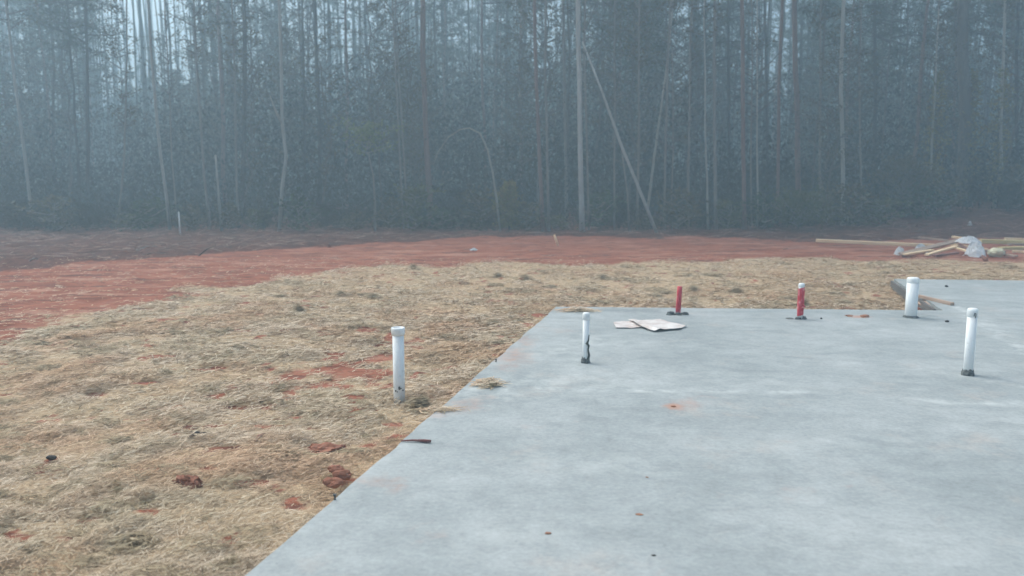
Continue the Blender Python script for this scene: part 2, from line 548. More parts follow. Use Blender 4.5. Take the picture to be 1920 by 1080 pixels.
def masks(X, Y):
    u, v = proj(X, Y, np.full_like(X, GZ))
    behind = Y < 1.0
    vb = np.interp(u, BU, BV)
    wob = (fbm(X * 0.8 + 5, Y * 0.8, 4) - 0.5)
    k = np.clip((v - 330) / 150, 0.3, 3)
    straw = sstep(-1, 1, (v - vb + wob * 26 * k) / (6 * k))
    straw = np.where(behind, 1, straw)
    pat = (fbm(X * 6 + 2, Y * 6 + 8, 4) - .5) * 1.5
    for a in PATCH:
        straw = straw * (1 - 0.8 * sstep(.25, .95, ell(*a, z=GZ, X=X, Y=Y) + pat))
    straw = straw * (0.72 + 0.5 * sstep(0.3, 0.5, fbm(X * 1.1 + 30, Y * 1.1 + 3, 4)))
    vm = np.interp(u, MU, MV)
    mul = sstep(-1, 1, (vm - v + wob * 10) / 6)
    mul = np.where(behind, 0, mul)
    return straw, mul


def axis(parts):
    out = []
    for a, b, s in parts:
        out += list(np.arange(a, b, s))
    return np.array(out)


xs = axis([(-150, -40, 10), (-40, -14, 1.2), (-14, -7, 0.2), (-7, 5.2, 0.055), (5.2, 16, 0.2), (16, 40, 1.2), (40, 151, 10)])
ys = axis([(-50, -10, 5), (-10, 2, 0.5), (2, 11, 0.055), (11, 28, 0.11), (28, 45, 0.6), (45, 161, 5)])
GX, GY = np.meshgrid(xs, ys, indexing='ij')
X, Y = GX.ravel(), GY.ravel()
straw_m, mulch_m = masks(X, Y)
lump = fbm(X * 2.1, Y * 2.1, 4) ** 1.5
near = sstep(60, 25, np.hypot(X, Y))
Z = ground_h(X, Y) + near * (straw_m * (0.065 * (lump - 0.35)) + (1 - straw_m) * (0.09 * (fbm(X * 0.9 + Y * .15 + 8, Y * 3.2 + X * .5, 5) - 0.5) + 0.05 * (fbm(X * 5, Y * 5 + 3, 3) - .5)) + mulch_m * 0.16 * (fbm(X * 1.7, Y * 1.7 + 50, 4) - 0.5))
# stay clear below the slab's top near its edge


def in_slab(X, Y):
    ex = C1.x + (Y - C1.y) * dl.x / dl.y
    far = np.where(X < P2.x, C1.y + (X - C1.x) * (P2.y - C1.y) / (P2.x - C1.x), 99)
    nx = P2.x + (Y - P2.y) * (P3.x - P2.x) / (P3.y - P2.y)
    main = (X > ex) & (Y < far) & (Y <= max(C1.y, P2.y) + .2) & (X <= P2.x)
    right = (X > P2.x) & (Y < P2.y) | (X > nx) & (Y >= P2.y) & (Y < P3.y)
    return main | right


margin = np.zeros(len(X), bool)
for dx, dy in ((0, 0), (.12, 0), (-.12, 0), (0, .12), (0, -.12)):
    margin |= in_slab(X + dx, Y + dy)
Z = np.where(margin, np.minimum(Z, -0.045), Z)
pn = np.minimum((X - 5.0) ** 2 + (Y - 10.3) ** 2, (X - 5.35) ** 2 + (Y - 11.4) ** 2)          # the dug-out corner beside the step in the slab
Z = Z - 0.10 * np.exp(-pn / 0.30)
idx = np.arange(len(X)).reshape(GX.shape)
quads = np.stack([idx[:-1, :-1], idx[1:, :-1], idx[1:, 1:], idx[:-1, 1:]], -1).reshape(-1, 4)
gme = np_mesh('ground', np.stack([X, Y, Z], 1), quads, M['ground'], smooth=True)
attr(gme, 'straw', straw_m); attr(gme, 'mulch', mulch_m)
ground = link('ground', gme)
tag(ground, 'red clay ground of the building lot with straw mulch near the slab', 'ground', kind='structure')
_gz = Z.reshape(GX.shape)


def gz(x, y):
    i = min(max(int(np.searchsorted(xs, x)) - 1, 0), len(xs) - 2)
    j = min(max(int(np.searchsorted(ys, y)) - 1, 0), len(ys) - 2)
    fx, fy = (x - xs[i]) / (xs[i + 1] - xs[i]), (y - ys[j]) / (ys[j + 1] - ys[j])
    return float((_gz[i, j] * (1 - fx) + _gz[i + 1, j] * fx) * (1 - fy) + (_gz[i, j + 1] * (1 - fx) + _gz[i + 1, j + 1] * fx) * fy)


def gzv(x, y):
    i = np.clip(np.searchsorted(xs, x) - 1, 0, len(xs) - 2)
    j = np.clip(np.searchsorted(ys, y) - 1, 0, len(ys) - 2)
    fx, fy = (x - xs[i]) / (xs[i + 1] - xs[i]), (y - ys[j]) / (ys[j + 1] - ys[j])
    return (_gz[i, j] * (1 - fx) + _gz[i + 1, j] * fx) * (1 - fy) + (_gz[i, j + 1] * (1 - fx) + _gz[i + 1, j + 1] * fx) * fy


# ------------------------------------------------------------------ straw blades (nobody could count them)
def strips(px, py, pz, ang, L, W, rise, bend):
    """thin two-piece bent blades as quads"""
    n = len(px)
    dx, dy = np.cos(ang), np.sin(ang)
    nx, ny = -dy, dx
    V = np.empty((n, 6, 3), np.float32)
    for k, t in enumerate((-0.5, 0.0, 0.5)):
        cx = px + dx * L * t + nx * bend * L * (0.25 - t * t)
        cy = py + dy * L * t + ny * bend * L * (0.25 - t * t)
        cz = pz + rise * L * (t + 0.5) + np.abs(rise) * 0.0 + (0.25 - t * t) * L * 0.10
        w = W * (1.0 if k < 2 else 0.55) * 0.5
        V[:, 2 * k] = np.stack([cx - nx * w, cy - ny * w, cz], 1)
        V[:, 2 * k + 1] = np.stack([cx + nx * w, cy + ny * w, cz + w * 0.8], 1)
    b = np.arange(n)[:, None] * 6
    q = np.concatenate([b + np.array([[0, 1, 3, 2]]), b + np.array([[2, 3, 5, 4]])], 1).reshape(-1, 4)
    return V.reshape(-1, 3), q


def scatter_straw():
    N = 800000
    # even over the picture near the camera, thinning with distance
    y = 2.2 * (17.5 / 2.2) ** rng.random(N)
    x = (rng.random(N) * 1.75 - 0.95) * y * 0.82
    u, v = proj(x, y, np.full(N, GZ))
    st, mu = masks(x, y)
    clump = fbm(x * 2.6 + 11, y * 2.6 + 4, 4)
    keep = (rng.random(N) < np.clip((st - 0.15) * 1.3, 0.05, 1) * (0.25 + 1.2 * sstep(0.35, 0.62, clump))) & (u > -260) & (u < 2250)
    keep &= (rng.random(N) < np.clip(9.0 / y, 0.35, 1))
    e = in_slab(x - 0.02, y) | in_slab(x, y) | in_slab(x, y - 0.02)
    stray = rng.random(N) < 0.0
    keep &= (~e | stray)
    x, y, clump = x[keep], y[keep], clump[keep]
    n = len(x)
    L = rng.uniform(0.02, 0.085, n) * np.clip(y / 6, 0.85, 1.25)
    W = rng.uniform(0.0022, 0.0046, n) * np.clip(y / 4.5, 0.9, 2.4)
    ang = rng.uniform(0, 3.14159, n) + np.where(rng.random(n) < .4, (fbm(x * 1.6, y * 1.6, 3) - 0.5) * 2, 0)
    lift = rng.random(n) ** 2 * 0.018 + 0.003 + 0.055 * sstep(0.54, 0.70, clump) * rng.random(n)
    rise = rng.normal(0, 0.06, n) + np.where(rng.random(n) < 0.04, rng.uniform(0.1, 0.4, n), 0)
    z = gzv(x, y) + lift
    return strips(x, y, z, ang, L, W, rise, rng.normal(0, 0.35, n))


V, q = scatter_straw()
st = link('straw_mulch', np_mesh('straw_mulch', V, q, M['straw']))
tag(st, 'loose dry straw spread over the red clay beside the slab', 'straw', kind='stuff')


M['straw_dark'] = leafmat('weathered_straw', [(0.16, 0.115, 0.066), (0.26, 0.195, 0.118), (0.37, 0.285, 0.18), (0.48, 0.38, 0.25)])


def weathered_straw():
    K = 620
    y = 2.4 * (17 / 2.4) ** rng.random(K); x = (rng.random(K) * 1.75 - .95) * y * .82
    st_, _ = masks(x, y)
    ok = (st_ > .45) & ~in_slab(x - .15, y) & ~in_slab(x + .1, y) & (rng.random(K) < .35 + .9 * sstep(.42, .6, fbm(x * .7 + 21, y * .7, 3)))
    x, y = x[ok], y[ok]
    out = []
    for cx, cy in zip(x, y):
        n = int(rng.integers(35, 110)); s = rng.uniform(.04, .12) * (1 + cy * .03)
        r = np.sqrt(rng.random(n)); a = rng.random(n) * 6.283; th = rng.uniform(-.5, .5)
        px, py = r * np.cos(a) * s * 1.7, r * np.sin(a) * s * .8
        qx, qy = cx + px * np.cos(th) - py * np.sin(th), cy + px * np.sin(th) + py * np.cos(th)
        z = gzv(qx, qy) + .012 + s * .38 * (1 - r * r) * rng.uniform(.5, 1, n)
        V, q = strips(qx, qy, z, rng.normal(th, .8, n), rng.uniform(.03, .10, n), rng.uniform(.003, .0055, n) * max(.9, cy / 5), rng.normal(0, .15, n), rng.normal(0, .5, n))
        out.append((V, q))
    off, VV, QQ = 0, [], []
    for V, q in out:
        VV.append(V); QQ.append(q + off); off += len(V)
    return np.concatenate(VV), np.concatenate(QQ)


V, q = weathered_straw()
tag(link('weathered_straw', np_mesh('weathered_straw', V, q, M['straw_dark'])), 'darker damp wisps of straw matted into small lumps on the bank', 'straw', kind='stuff')


def straw_heap(name, c, rx, ry, h, n, label, cat='straw'):
    a = rng.random(n) * 2 * math.pi
    r = np.minimum(np.abs(rng.normal(0, .45, n)), 1.0) * (.75 + .5 * vnoise(np.cos(a) * 2.2 + rx * 90, np.sin(a) * 2.2 + ry * 70))
    x, y = np.cos(a) * r * rx, np.sin(a) * r * ry
    z = h * np.maximum(0, 1 - r) * rng.random(n) + 0.006
    V, q = strips(x, y, z, rng.normal(0.3, 0.9, n), rng.uniform(0.05, 0.15, n), rng.uniform(0.004, 0.007, n), rng.normal(0, 0.05, n), rng.normal(0, 0.6, n))
    V[:, 2] = np.maximum(V[:, 2], 0.003)
    o = link(name, np_mesh(name, V, q, M['straw_dark' if 'tuft' in name or 'heap' in name else 'straw']), None, c)
    return tag(o, label, cat)


straw_heap('straw_clump', gp(918, 722), 0.13, 0.16, 0.045, 300, 'small matted clump of brown straw lying alone on the concrete near the slab edge')
straw_heap('straw_drift', gp(1082, 582) + Vector((0, -.05, 0)), .30, .12, .04, 520, 'thin drift of straw blown over the far corner of the slab')
straw_heap('straw_wisp', gp(826, 770), 0.17, 0.07, 0.02, 90, 'thin wisp of straw trailing over the slab edge near the short stick')
V_ = gp(790, 770, GZ); straw_heap('grass_tuft', (V_.x, V_.y, gz(V_.x, V_.y)), 0.14, 0.12, 0.10, 260, 'dark raised straw tuft against the slab edge by the wide collared pipe', 'tuft')
V_ = gp(250, 1020, GZ); straw_heap('straw_heap', (V_.x, V_.y, gz(V_.x, V_.y)), 0.16, 0.09, 0.05, 220, 'low dark heap of straw near the bottom of the strawed bank', 'straw')
V_ = gp(1512, 575, GZ); straw_heap('grass_tuft', (V_.x, V_.y + .1, gz(V_.x, V_.y)), 0.16, 0.12, 0.12, 200, 'brown straw tuft behind the white topped red pipe at the slab end', 'tuft')


# ------------------------------------------------------------------ pipes
def plane_h(u, v, Y):
    return at(u, v, Y).z


def pipe(name, label, ub, vb_, vt, wpx, z0, kind):
    base = gp(ub, vb_, z0)
    H = plane_h(ub, vt, base.y) - z0
    r = wpx * base.y / F / 2
    o = thing(name, label, 'pipe', base, 'plumbing stubs standing up around the slab')
    return o, H, r


# A: open collared pipe in the straw
o, H, r = pipe('standpipe', 'tall white plastic pipe with a flared collar standing in the straw beside the slab', 749, 757, 614, 22, GZ, 0)
MB().lathe([(r, -0.2), (r, H - 0.045)]).build('pipe_shaft', M['pvc'], o, True)
k = MB().lathe([(r * 1.004, H - 0.06), (r * 1.18, H - 0.045), (r * 1.22, H - 0.022), (r * 1.22, H - 0.008), (r * 1.15, H), (r * 0.98, H), (r * 0.95, H - 0.012)])
k.build('collar', M['pvc'], o, True)
mb = MB()
for i in range(7):
    a = random.uniform(3.4, 6.0); z = random.uniform(0.10, 0.17); s = random.uniform(.004, .010)
    c = Vector((math.cos(a) * r, math.sin(a) * r, z)); t = Vector((-math.sin(a), math.cos(a), 0)); nn = Vector((math.cos(a), math.sin(a), 0)) * .002
    mb.add([c + nn + t * s * math.cos(q_) + Vector((0, 0, s * math.sin(q_) * random.uniform(.8, 1.4))) for q_ in np.linspace(0, 5.2, 6)], [tuple(range(6))])
mb.build('mud_splash', M['sleeve'], o)


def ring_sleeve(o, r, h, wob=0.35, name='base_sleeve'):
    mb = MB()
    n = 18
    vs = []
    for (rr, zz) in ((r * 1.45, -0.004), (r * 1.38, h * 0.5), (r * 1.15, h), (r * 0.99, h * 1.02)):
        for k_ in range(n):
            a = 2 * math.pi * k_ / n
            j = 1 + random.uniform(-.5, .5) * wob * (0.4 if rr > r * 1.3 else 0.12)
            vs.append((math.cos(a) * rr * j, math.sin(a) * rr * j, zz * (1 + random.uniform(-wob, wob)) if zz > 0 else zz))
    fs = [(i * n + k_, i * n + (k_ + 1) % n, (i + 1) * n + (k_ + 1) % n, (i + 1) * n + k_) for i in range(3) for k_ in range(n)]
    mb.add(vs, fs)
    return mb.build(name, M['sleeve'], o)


def capped(o, H, r, cap=0.045, rr=1.10):
    MB().lathe([(r, -0.1), (r, H - cap)]).build('pipe_shaft', M['pvc'], o, True)
    MB().lathe([(r * 1.002, H - cap - 0.012), (r * rr, H - cap - 0.008), (r * rr, H - 0.018), (r * rr * 0.93, H - 0.006), (r * rr * 0.7, H), (0.001, H + 0.003)]).build('cap', M['pvc'], o, True)


# B: slim pipe with a dark rag
o, H, r = pipe('standpipe', 'slim white capped pipe with a dark rag stuck down its side on the slab', 1098, 680, 586, 12.5, 0.0, 1)
capped(o, H, r, 0.05, 1.12)
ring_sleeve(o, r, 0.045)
pts = [(r * .75, -r * 1.0, .03), (r * .95, -r * .95, .07), (r * .62, -r * 1.05, .12), (r * .80, -r * .95, .155), (r * .25, -r * 1.12, .175), (r * .72, -r * 1.0, .20), (r * .85, -r * .9, .25)]
MB().tube(pts, [.006, .009, .006, .007, .014, .006, .003], 7, 0, .3).build('rag_strip', M['rag'], o)


# C, D: red wrapped pipes at the end of the slab
def torn_collar(o, spots):
    for (cx, cy, s, h) in spots:
        mb = MB()
        n = 9
        vs = [(cx + math.cos(2 * math.pi * k_ / n) * s * random.uniform(.75, 1.2), cy + math.sin(2 * math.pi * k_ / n) * s * .8 * random.uniform(.75, 1.2), -0.003) for k_ in range(n)]
        vs += [(cx + (x - cx) * .7, cy + (y - cy) * .7, h * random.uniform(.7, 1.2)) for x, y, _ in vs]
        vs.append((cx, cy, h * 1.1))
        fs = [(k_, (k_ + 1) % n, n + (k_ + 1) % n, n + k_) for k_ in range(n)] + [(n + k_, n + (k_ + 1) % n, 2 * n) for k_ in range(n)]
        mb.add(vs, fs).build('mud_lump', M['sleeve'], o)


o, H, r = pipe('wrapped_pipe', 'short pipe wrapped wholly in red tape with dark lumps at its foot', 1271, 590, 537, 9.5, 0.0, 2)
mb = MB()
mb.tube([(0, 0, -.05), (0.004, 0, H * .3), (0.010, 0, H * .7), (0.013, 0, H)], [r * 1.1, r * 1.05, r, r * .98], 14)
mb.build('pipe_shaft', M['red'], o, True)
torn_collar(o, [(-.085, -.01, .055, .04), (.0, -.03, .04, .03), (.095, 0, .045, .03), (.065, .03, .04, .022)])
o, H, r = pipe('wrapped_pipe', 'short white topped pipe loosely wound in red tape at the slab end', 1500, 598, 531, 10.5, 0.0, 3)
MB().lathe([(r, -0.05), (r, H - 0.03)]).build('pipe_shaft', M['pvc'], o, True)
MB().lathe([(r * 1.002, H - .045), (r * 1.1, H - .04), (r * 1.1, H - .01), (r * .8, H), (.001, H + .002)]).build('cap', M['pvc'], o, True)
mb = MB()
n, turns = 70, 6
vs = []
for i in range(n):
    t = i / (n - 1); a = t * turns * 2 * math.pi; z = .04 + t * (H - .095)
    rr = r * 1.14 + .002 * math.sin(i * 2.1)
    w = .034 if t < .85 else .02
    vs += [(math.cos(a) * rr, math.sin(a) * rr, z - w), (math.cos(a) * rr * 1.02, math.sin(a) * rr * 1.02, z + w)]
mb.add(vs, [(2 * i, 2 * i + 2, 2 * i + 3, 2 * i + 1) for i in range(n - 1)])
mb.tube([(r * .4, -r * 1.3, H * .42), (r * 1.0, -r * 1.2, H * .36), (-r * .3, -r * 1.5, H * .33)], [.012, .018, .008], 6, 0, .3)
mb.build('tape_wrap', M['red'], o, True)
torn_collar(o, [(-.03, -.02, .05, .022), (.035, 0, .045, .03), (-.11, .02, .05, .008)])

# E: wide short pipe near the step
o, H, r = pipe('standpipe', 'widest white pipe with a rounded cap standing by the step in the slab', 1707.5, 595, 520, 21.5, 0.0, 4)
capped(o, H, r, 0.05, 1.03)
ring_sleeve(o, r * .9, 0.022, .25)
# F: capped pipe further along
o, H, r = pipe('standpipe', 'white pipe with a smudged cap leaning slightly out of the slab, standing alone', 1814.5, 703, 578, 17.5, 0.0, 5)
capped(o, H, r, 0.055, 1.10)
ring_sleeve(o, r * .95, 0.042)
mb = MB()
pts = []
for (a, z) in ((4.50, H - .062), (4.52, H - .048), (4.62, H - .034), (4.78, H - .034), (4.86, H - .046), (4.80, H - .062), (4.74, H - .075)):
    pts.append((math.cos(a) * r * 1.11, math.sin(a) * r * 1.11, z))
mb.tube(pts, [.0025, .004, .0045, .0045, .004, .004, .002], 6)
mb.build('smudge', M['sleeve'], o)


# ------------------------------------------------------------------ small things on the slab and the straw
def blob(name, c, sx_, sy_, sz_, mat, label, cat, parent=None, seed=0, sub=2, rough=.35, sink=.3):
    bm = bmesh.new()
    bmesh.ops.create_icosphere(bm, subdivisions=sub, radius=1)
    rr = random.Random(seed)
    ofs = [Vector((rr.uniform(-1, 1), rr.uniform(-1, 1), rr.uniform(-1, 1))).normalized() for _ in range(9)]
    amp = [rr.uniform(-rough, rough) for _ in range(9)]
    for v in bm.verts:
        d = v.co.normalized()
        s = 1 + sum(a * max(0, d.dot(o_)) ** 3 for a, o_ in zip(amp, ofs)) + rr.uniform(-.05, .05) + rough * .55 * mnoise.fractal(d * 2.3 + Vector((seed, 0, 0)), .7, 2.0, 5)
        v.co = Vector((d.x * s * sx_, d.y * s * sy_, d.z * s * sz_))
        v.co.z += sz_ * (1 - sink)
    me = bpy.data.meshes.new(name); bm.to_mesh(me); bm.free()
    me.materials.append(mat)
    o = link(name, me, parent, c)
    return tag(o, label, cat) if label else o


def onground(u, v):
    p = gp(u, v, GZ)
    return Vector((p.x, p.y, gz(p.x, p.y)))


for (u, v, s, lab) in ((645, 914, .036, 'rounded red clay clod resting against the slab edge, uppermost of three'),
                       (630, 903, .034, 'dark red clay clod half buried in straw behind the rounded clod'),
                       (624, 929, .032, 'flat red clay clod by the slab edge next to the small grey nail')):
    p = onground(u, v); p.z = max(p.z, -.07)
    blob('clay_clod', p, s * 1.3, s, s * .8, M['clay'], lab, 'clod', None, u, 3)
for (u, v, sx_, sy_, sz_, lab) in ((600, 845, .12, .07, .035, 'wide low mound of bare red clay showing through the straw bank'),
                                   (352, 912, .07, .05, .045, 'jagged red clay lump breaking through the straw far from the slab')):
    p = onground(u, v)
    blob('clay_lump', p, sx_, sy_, sz_, M['clay'], lab, 'clod', None, u, 4, .75, .95)


def stick(name, pts, radii, mat, label, cat='stick', group=None, sides=7):
    c = Vector(pts[0])
    o = MB().tube([Vector(p) - c for p in pts], radii, sides, 0, .18).build(name, mat, None, True, c)
    return tag(o, label, cat, group)


a, b = gp(752, 829), gp(808, 831)
stick('stick', [a + Vector((0, 0, .008)), a.lerp(b, .4) + Vector((0, .012, .011)), a.lerp(b, .8) + Vector((0, .002, .013)), b + Vector((0, 0, .012))], [.004, .007, .011, .008], M['bark_stick'],
      'short dark reddish stick lying across the slab edge')
for (u, v, lab) in ((628, 937, 'small grey form nail sticking up at the slab edge beside the clay clods'), (930, 679, 'small grey form nail sticking up at the slab edge near the slim pipe')):
    p = gp(u, v)
    o = thing('form_nail', lab, 'nail', p)
    MB().lathe([(.005, -.02), (.005, .024)], 8).build('nail_shaft', M['sleeve'], o)
    MB().lathe([(.009, .024), (.009, .029)], 10).build('nail_head', M['sleeve'], o)
for (u, v, s, lab) in ((1775, 538, .026, 'dark pebble on the far slab section behind the wide pipe'), (1776, 604, .019, 'dark pebble on the slab in front of the step'),
                       (1540, 598, .013, 'tiny dark pebble beside the white topped red pipe')):
    blob('pebble', gp(u, v), s, s * .9, s * .7, M['stone'], lab, 'pebble', None, u, 2)
for (u, v, s, m_, lab) in ((1027, 1001, .012, M['crumb'], 'small orange clay crumb on the empty slab, lowest one'), (1197, 965, .010, M['crumb'], 'orange clay crumb in the middle of the empty slab'),
                       (1262, 763, .012, M['crumb'], 'red clay crumb lying on an orange stain on the slab'), (1226, 1042, .007, M['stone'], 'tiny dark leaf crumb near the bottom of the slab'),
                       (1214, 895, .008, M['crumb'], 'tiny brown crumb on the slab above the middle orange crumb'),
                       (1592, 593, .03, M['crumb'], 'flat red clay crumb at the slab end between red pipe and wide pipe'), (1622, 595, .035, M['crumb'], 'larger flat red clay crumb at the slab end by the wide pipe')):
    blob('clay_crumb' if m_ is M['crumb'] else 'leaf_crumb', gp(u, v), s * 1.3, s * .8, s * .35, m_, lab, 'crumb', None, u, 3, .8)
p = onground(96, 864)
blob('stone', p + Vector((0, 0, .012)), .028, .020, .014, M['stone'], 'small dark stone lying on the straw bank far from the slab', 'stone', None, 3, 2)
a, b = onground(352, 826), onground(388, 819)
stick('bark_piece', [a + Vector((0, 0, .03)), a.lerp(b, .5) + Vector((0, 0, .045)), b + Vector((0, 0, .03))], [.008, .016, .007], M['bark_dark'], 'short dark bark piece on the straw bank', 'bark')
a, b = onground(478, 838), onground(497, 826)
stick('bark_piece', [a + Vector((0, 0, .03)), a.lerp(b, .5) + Vector((0, 0, .045)), b + Vector((0, 0, .04))], [.006, .012, .007], M['wood_red'], 'short reddish bark chip on the straw bank between pipe and dark bark', 'bark')
for i, (u, v) in enumerate(((775, 506), (985, 526), (935, 522), (640, 555), (700, 558), (560, 585), (925, 610), (1130, 525), (1300, 545), (1380, 548))):
    p = onground(u, v)
    straw_heap('grass_tuft', p, random.uniform(.13, .24), random.uniform(.10, .2), random.uniform(.07, .12), 170,
               ('dark straw tuft on the strip where straw meets the red road', 'dark straw tuft lying just behind the small tufts mid bank', 'low straw tuft near the far straw margin', 'grey straw tuft on the open bank towards the road',
                'brown tuft on the bank in line with the collared pipe', 'low tuft on the bank nearest the red road bend', 'small tuft on the bank above the slab corner', 'broad grey tuft behind the slab corner',
                'small tuft behind the fully red pipe', 'small tuft between the two red pipes')[i], 'tuft')

# crumpled sheet on the slab
for si, (outl, lift, lab) in enumerate((
        ([(1150, 606), (1166, 604), (1200, 602), (1216, 607), (1206, 615), (1180, 616.5), (1155, 616)], 0.0, 'pinkish flat lower sheet of the two crumpled papers lying on the slab'),
        ([(1178, 601), (1196, 603), (1216, 603), (1238, 601), (1252, 607), (1288, 613), (1274, 619), (1250, 621), (1226, 623.5), (1205, 617), (1190, 611)], 0.010, 'bigger creased paper sheet lying over the pinkish one on the slab'))):
    bm = bmesh.new()
    c0 = gp(1215, 612)
    f_ = bm.faces.new([bm.verts.new(gp(u, v) - c0) for u, v in outl])
    bmesh.ops.triangulate(bm, faces=[f_])
    bmesh.ops.subdivide_edges(bm, edges=bm.edges, cuts=5, use_grid_fill=True)
    for v in bm.verts:
        x, y = v.co.x, v.co.y
        nz = float(fbm(x * 6 + 3 + si * 7, y * 6, 3))
        v.co.z = .004 + lift + .012 * (1 - abs(2 * nz - 1)) ** 2 + (.022 * math.exp(-((x + y * .55 + .10) / .05) ** 2) if si else 0)
    bmesh.ops.recalc_face_normals(bm, faces=bm.faces)
    bmesh.ops.solidify(bm, geom=bm.faces[:], thickness=.003)
    me = bpy.data.meshes.new('paper_sheet'); bm.to_mesh(me); bm.free(); me.materials.append(M['sheet' if si == 0 else 'sheet_pale'])
    tag(link('paper_sheet', me, None, c0), lab, 'paper')


# ------------------------------------------------------------------ boards
def board(p, q, w, t, mat, label, group='boards lying around the lumber heap', name='board', roll=0.0, grow=1.0):
    p, q = Vector(p), Vector(q)
    d = q - p; L = d.length
    bm = bmesh.new()
    bmesh.ops.create_cube(bm, size=1)
    for v in bm.verts:
        v.co = Vector((v.co.x * L, v.co.y * w * grow, v.co.z * t * grow))
    bmesh.ops.bevel(bm, geom=bm.edges[:], offset=min(w, t) * .06, segments=1, affect='EDGES')
    me = bpy.data.meshes.new(name); bm.to_mesh(me); bm.free(); me.materials.append(mat)
    o = link(name, me)
    o.rotation_mode = 'QUATERNION'
    o.rotation_quaternion = d.to_track_quat('X', 'Z') @ Matrix.Rotation(roll, 3, 'X').to_quaternion()
    o.location = (p + q) / 2
    return tag(o, label, 'board', group)


def bp(u, v, Y, dz=0.0):
    w = at(u, v, Y)
    return Vector((w.x, w.y, w.z + dz))


board(bp(1530, 451, 20.4), bp(1764, 461, 19.6), .13, .075, M['wood'], 'longest pale new board, sticking out alone from the lumber heap over the clay')
board(bp(1688, 477, 17.6), bp(1806, 449, 20.0), .10, .045, M['wood_brown'], 'brown board slanting up across the long pale board', roll=.5)
board(bp(1737, 478, 17.5), bp(1792, 462, 18.8), .09, .04, M['wood'], 'short pale board beside the slanting brown board')
board(bp(1751, 479, 17.4), bp(1795, 474, 17.7), .10, .04, M['wood_red'], 'short muddy red board lowest in the lumber heap')
board(bp(1723, 445, 21.3), bp(1792, 453, 20.6), .09, .04, M['wood_brown'], 'thin weathered board behind the long pale board')
board(bp(1787, 444, 21.2), bp(1832, 451, 20.5), .11, .05, M['wood'], 'pale board end pointing up at the back of the lumber heap')
board(bp(1838, 452, 20.8), bp(1990, 457, 20.5), .18, .10, M['wood_yellow'], 'wide yellow board lying at the back of the heap behind the plastic')
board(bp(1884, 448, 21.2), bp(1995, 452, 20.9), .12, .07, M['wood'], 'bright pale board on top of the wide yellow board')
board(bp(1874, 466, 19.2), bp(1985, 463, 19.6), .14, .07, M['wood_yellow'], 'yellow board between the wide yellow board and the bright front board')
board(bp(1898, 471, 18.3), bp(1985, 477, 17.9), .10, .045, M['wood'], 'bright board end at the front of the heap by the sack')
board(bp(1880, 477, 17.6), bp(1906, 480, 17.3), .09, .04, M['wood_brown'], 'short brown board stub in front of the bright board end')
board(bp(1812, 469, 18.4), bp(1886, 472, 18.0), .12, .05, M['wood_brown'], 'brown board half hidden under the white plastic')
board(bp(1770, 456, 20.2), bp(1850, 468, 18.9), .10, .05, M['wood'], 'pale board running under the white plastic from the long board')

board(bp(1786, 463, 18.9), bp(1832, 476, 17.7), .08, .035, M['wood'], 'thin pale lath slanting down to the front of the big plastic heap')
board(bp(1800, 459, 19.4), bp(1826, 473, 17.9), .07, .03, M['wood_red'], 'thin reddish lath beside the pale lath before the plastic heap')
board(bp(1696, 477, 17.5), bp(1748, 469, 18.3), .09, .035, M['wood'], 'pale lath lying under the low end of the slanting brown board')
board(bp(1890, 458, 20.2), bp(1990, 459, 20.3), .10, .05, M['wood_brown'], 'brown board lying between the yellow boards of the heap')


def crumple(name, c, w, d_, h, mat, label, cat, seed, parent=None):
    n, k = 26, 20
    bm = bmesh.new()
    g = []
    for i in range(n + 1):
        row = []
        for j in range(k + 1):
            u, v = i / n * 2 - 1, j / k * 2 - 1
            rr = math.hypot(u, v)
            e = max(0, 1 - rr ** 2.2 * .8)
            nz = float(fbm(u * 4.2 + seed, v * 4.2, 4)); ridge = 1 - abs(2 * nz - 1)
            wob = .18 * (float(fbm(u * 3 + seed + 9, v * 3, 3)) - .5)
            row.append(bm.verts.new(((u + wob) * w * (1 - .25 * v * v), (v + wob) * d_ * (1 - .25 * u * u), h * e * (.2 + .9 * ridge ** 1.6))))
        g.append(row)
    for i in range(n):
        for j in range(k):
            bm.faces.new((g[i][j], g[i + 1][j], g[i + 1][j + 1], g[i][j + 1]))
    bmesh.ops.solidify(bm, geom=bm.faces[:], thickness=-.006)
    me = bpy.data.meshes.new(name); bm.to_mesh(me); bm.free(); me.materials.append(mat)
    return tag(link(name, me, parent, c), label, cat)


p = onground(1838, 481); crumple('plastic_sheet', p + Vector((0, .2, 0)), .20, .30, .30, M['plastic'], 'largest crumpled white plastic wrap heaped over the lumber', 'plastic', 3)
p = bp(1815, 457, 19.2); crumple('plastic_sheet', Vector((p.x, 19.2, gz(p.x, 19.2) + .16)), .28, .3, .15, M['plastic'], 'flatter white plastic wrap trailing from the big plastic heap over boards', 'plastic', 8)
p = onground(1687, 478); crumple('plastic_scrap', p, .12, .14, .17, M['plastic'], 'white plastic scrap at the low end of the slanting brown board', 'plastic', 12)
p = onground(1726, 473); crumple('plastic_scrap', p, .15, .14, .19, M['plastic'], 'square white plastic scrap under the long pale board', 'plastic', 17)
p = onground(1866, 481); o = blob('sack', p, .17, .14, .11, M['sack'], 'pale yellow rounded sack end beside the big white plastic heap', 'sack', None, 21, 3, .25, .15)
p = onground(1847, 489); blob('clay_clod', p, .05, .05, .05, M['clay'], 'dark clay clod in front of the big white plastic heap', 'clod', None, 22, 2)
p = gp(1818, 431, 0.0); Yr = 25.5; w_ = at(1818, 430, Yr); crumple('cloth_scrap', Vector((w_.x, Yr, gz(w_.x, Yr) - .01)), .07, .07, .14, M['plastic'], 'small white rag on the dark brush litter behind the lumber', 'rag', 25)
p = onground(888, 471); crumple('paper_scrap', p, .09, .10, .05, M['plastic'], 'small white paper scrap lying on the red road', 'paper', 31)
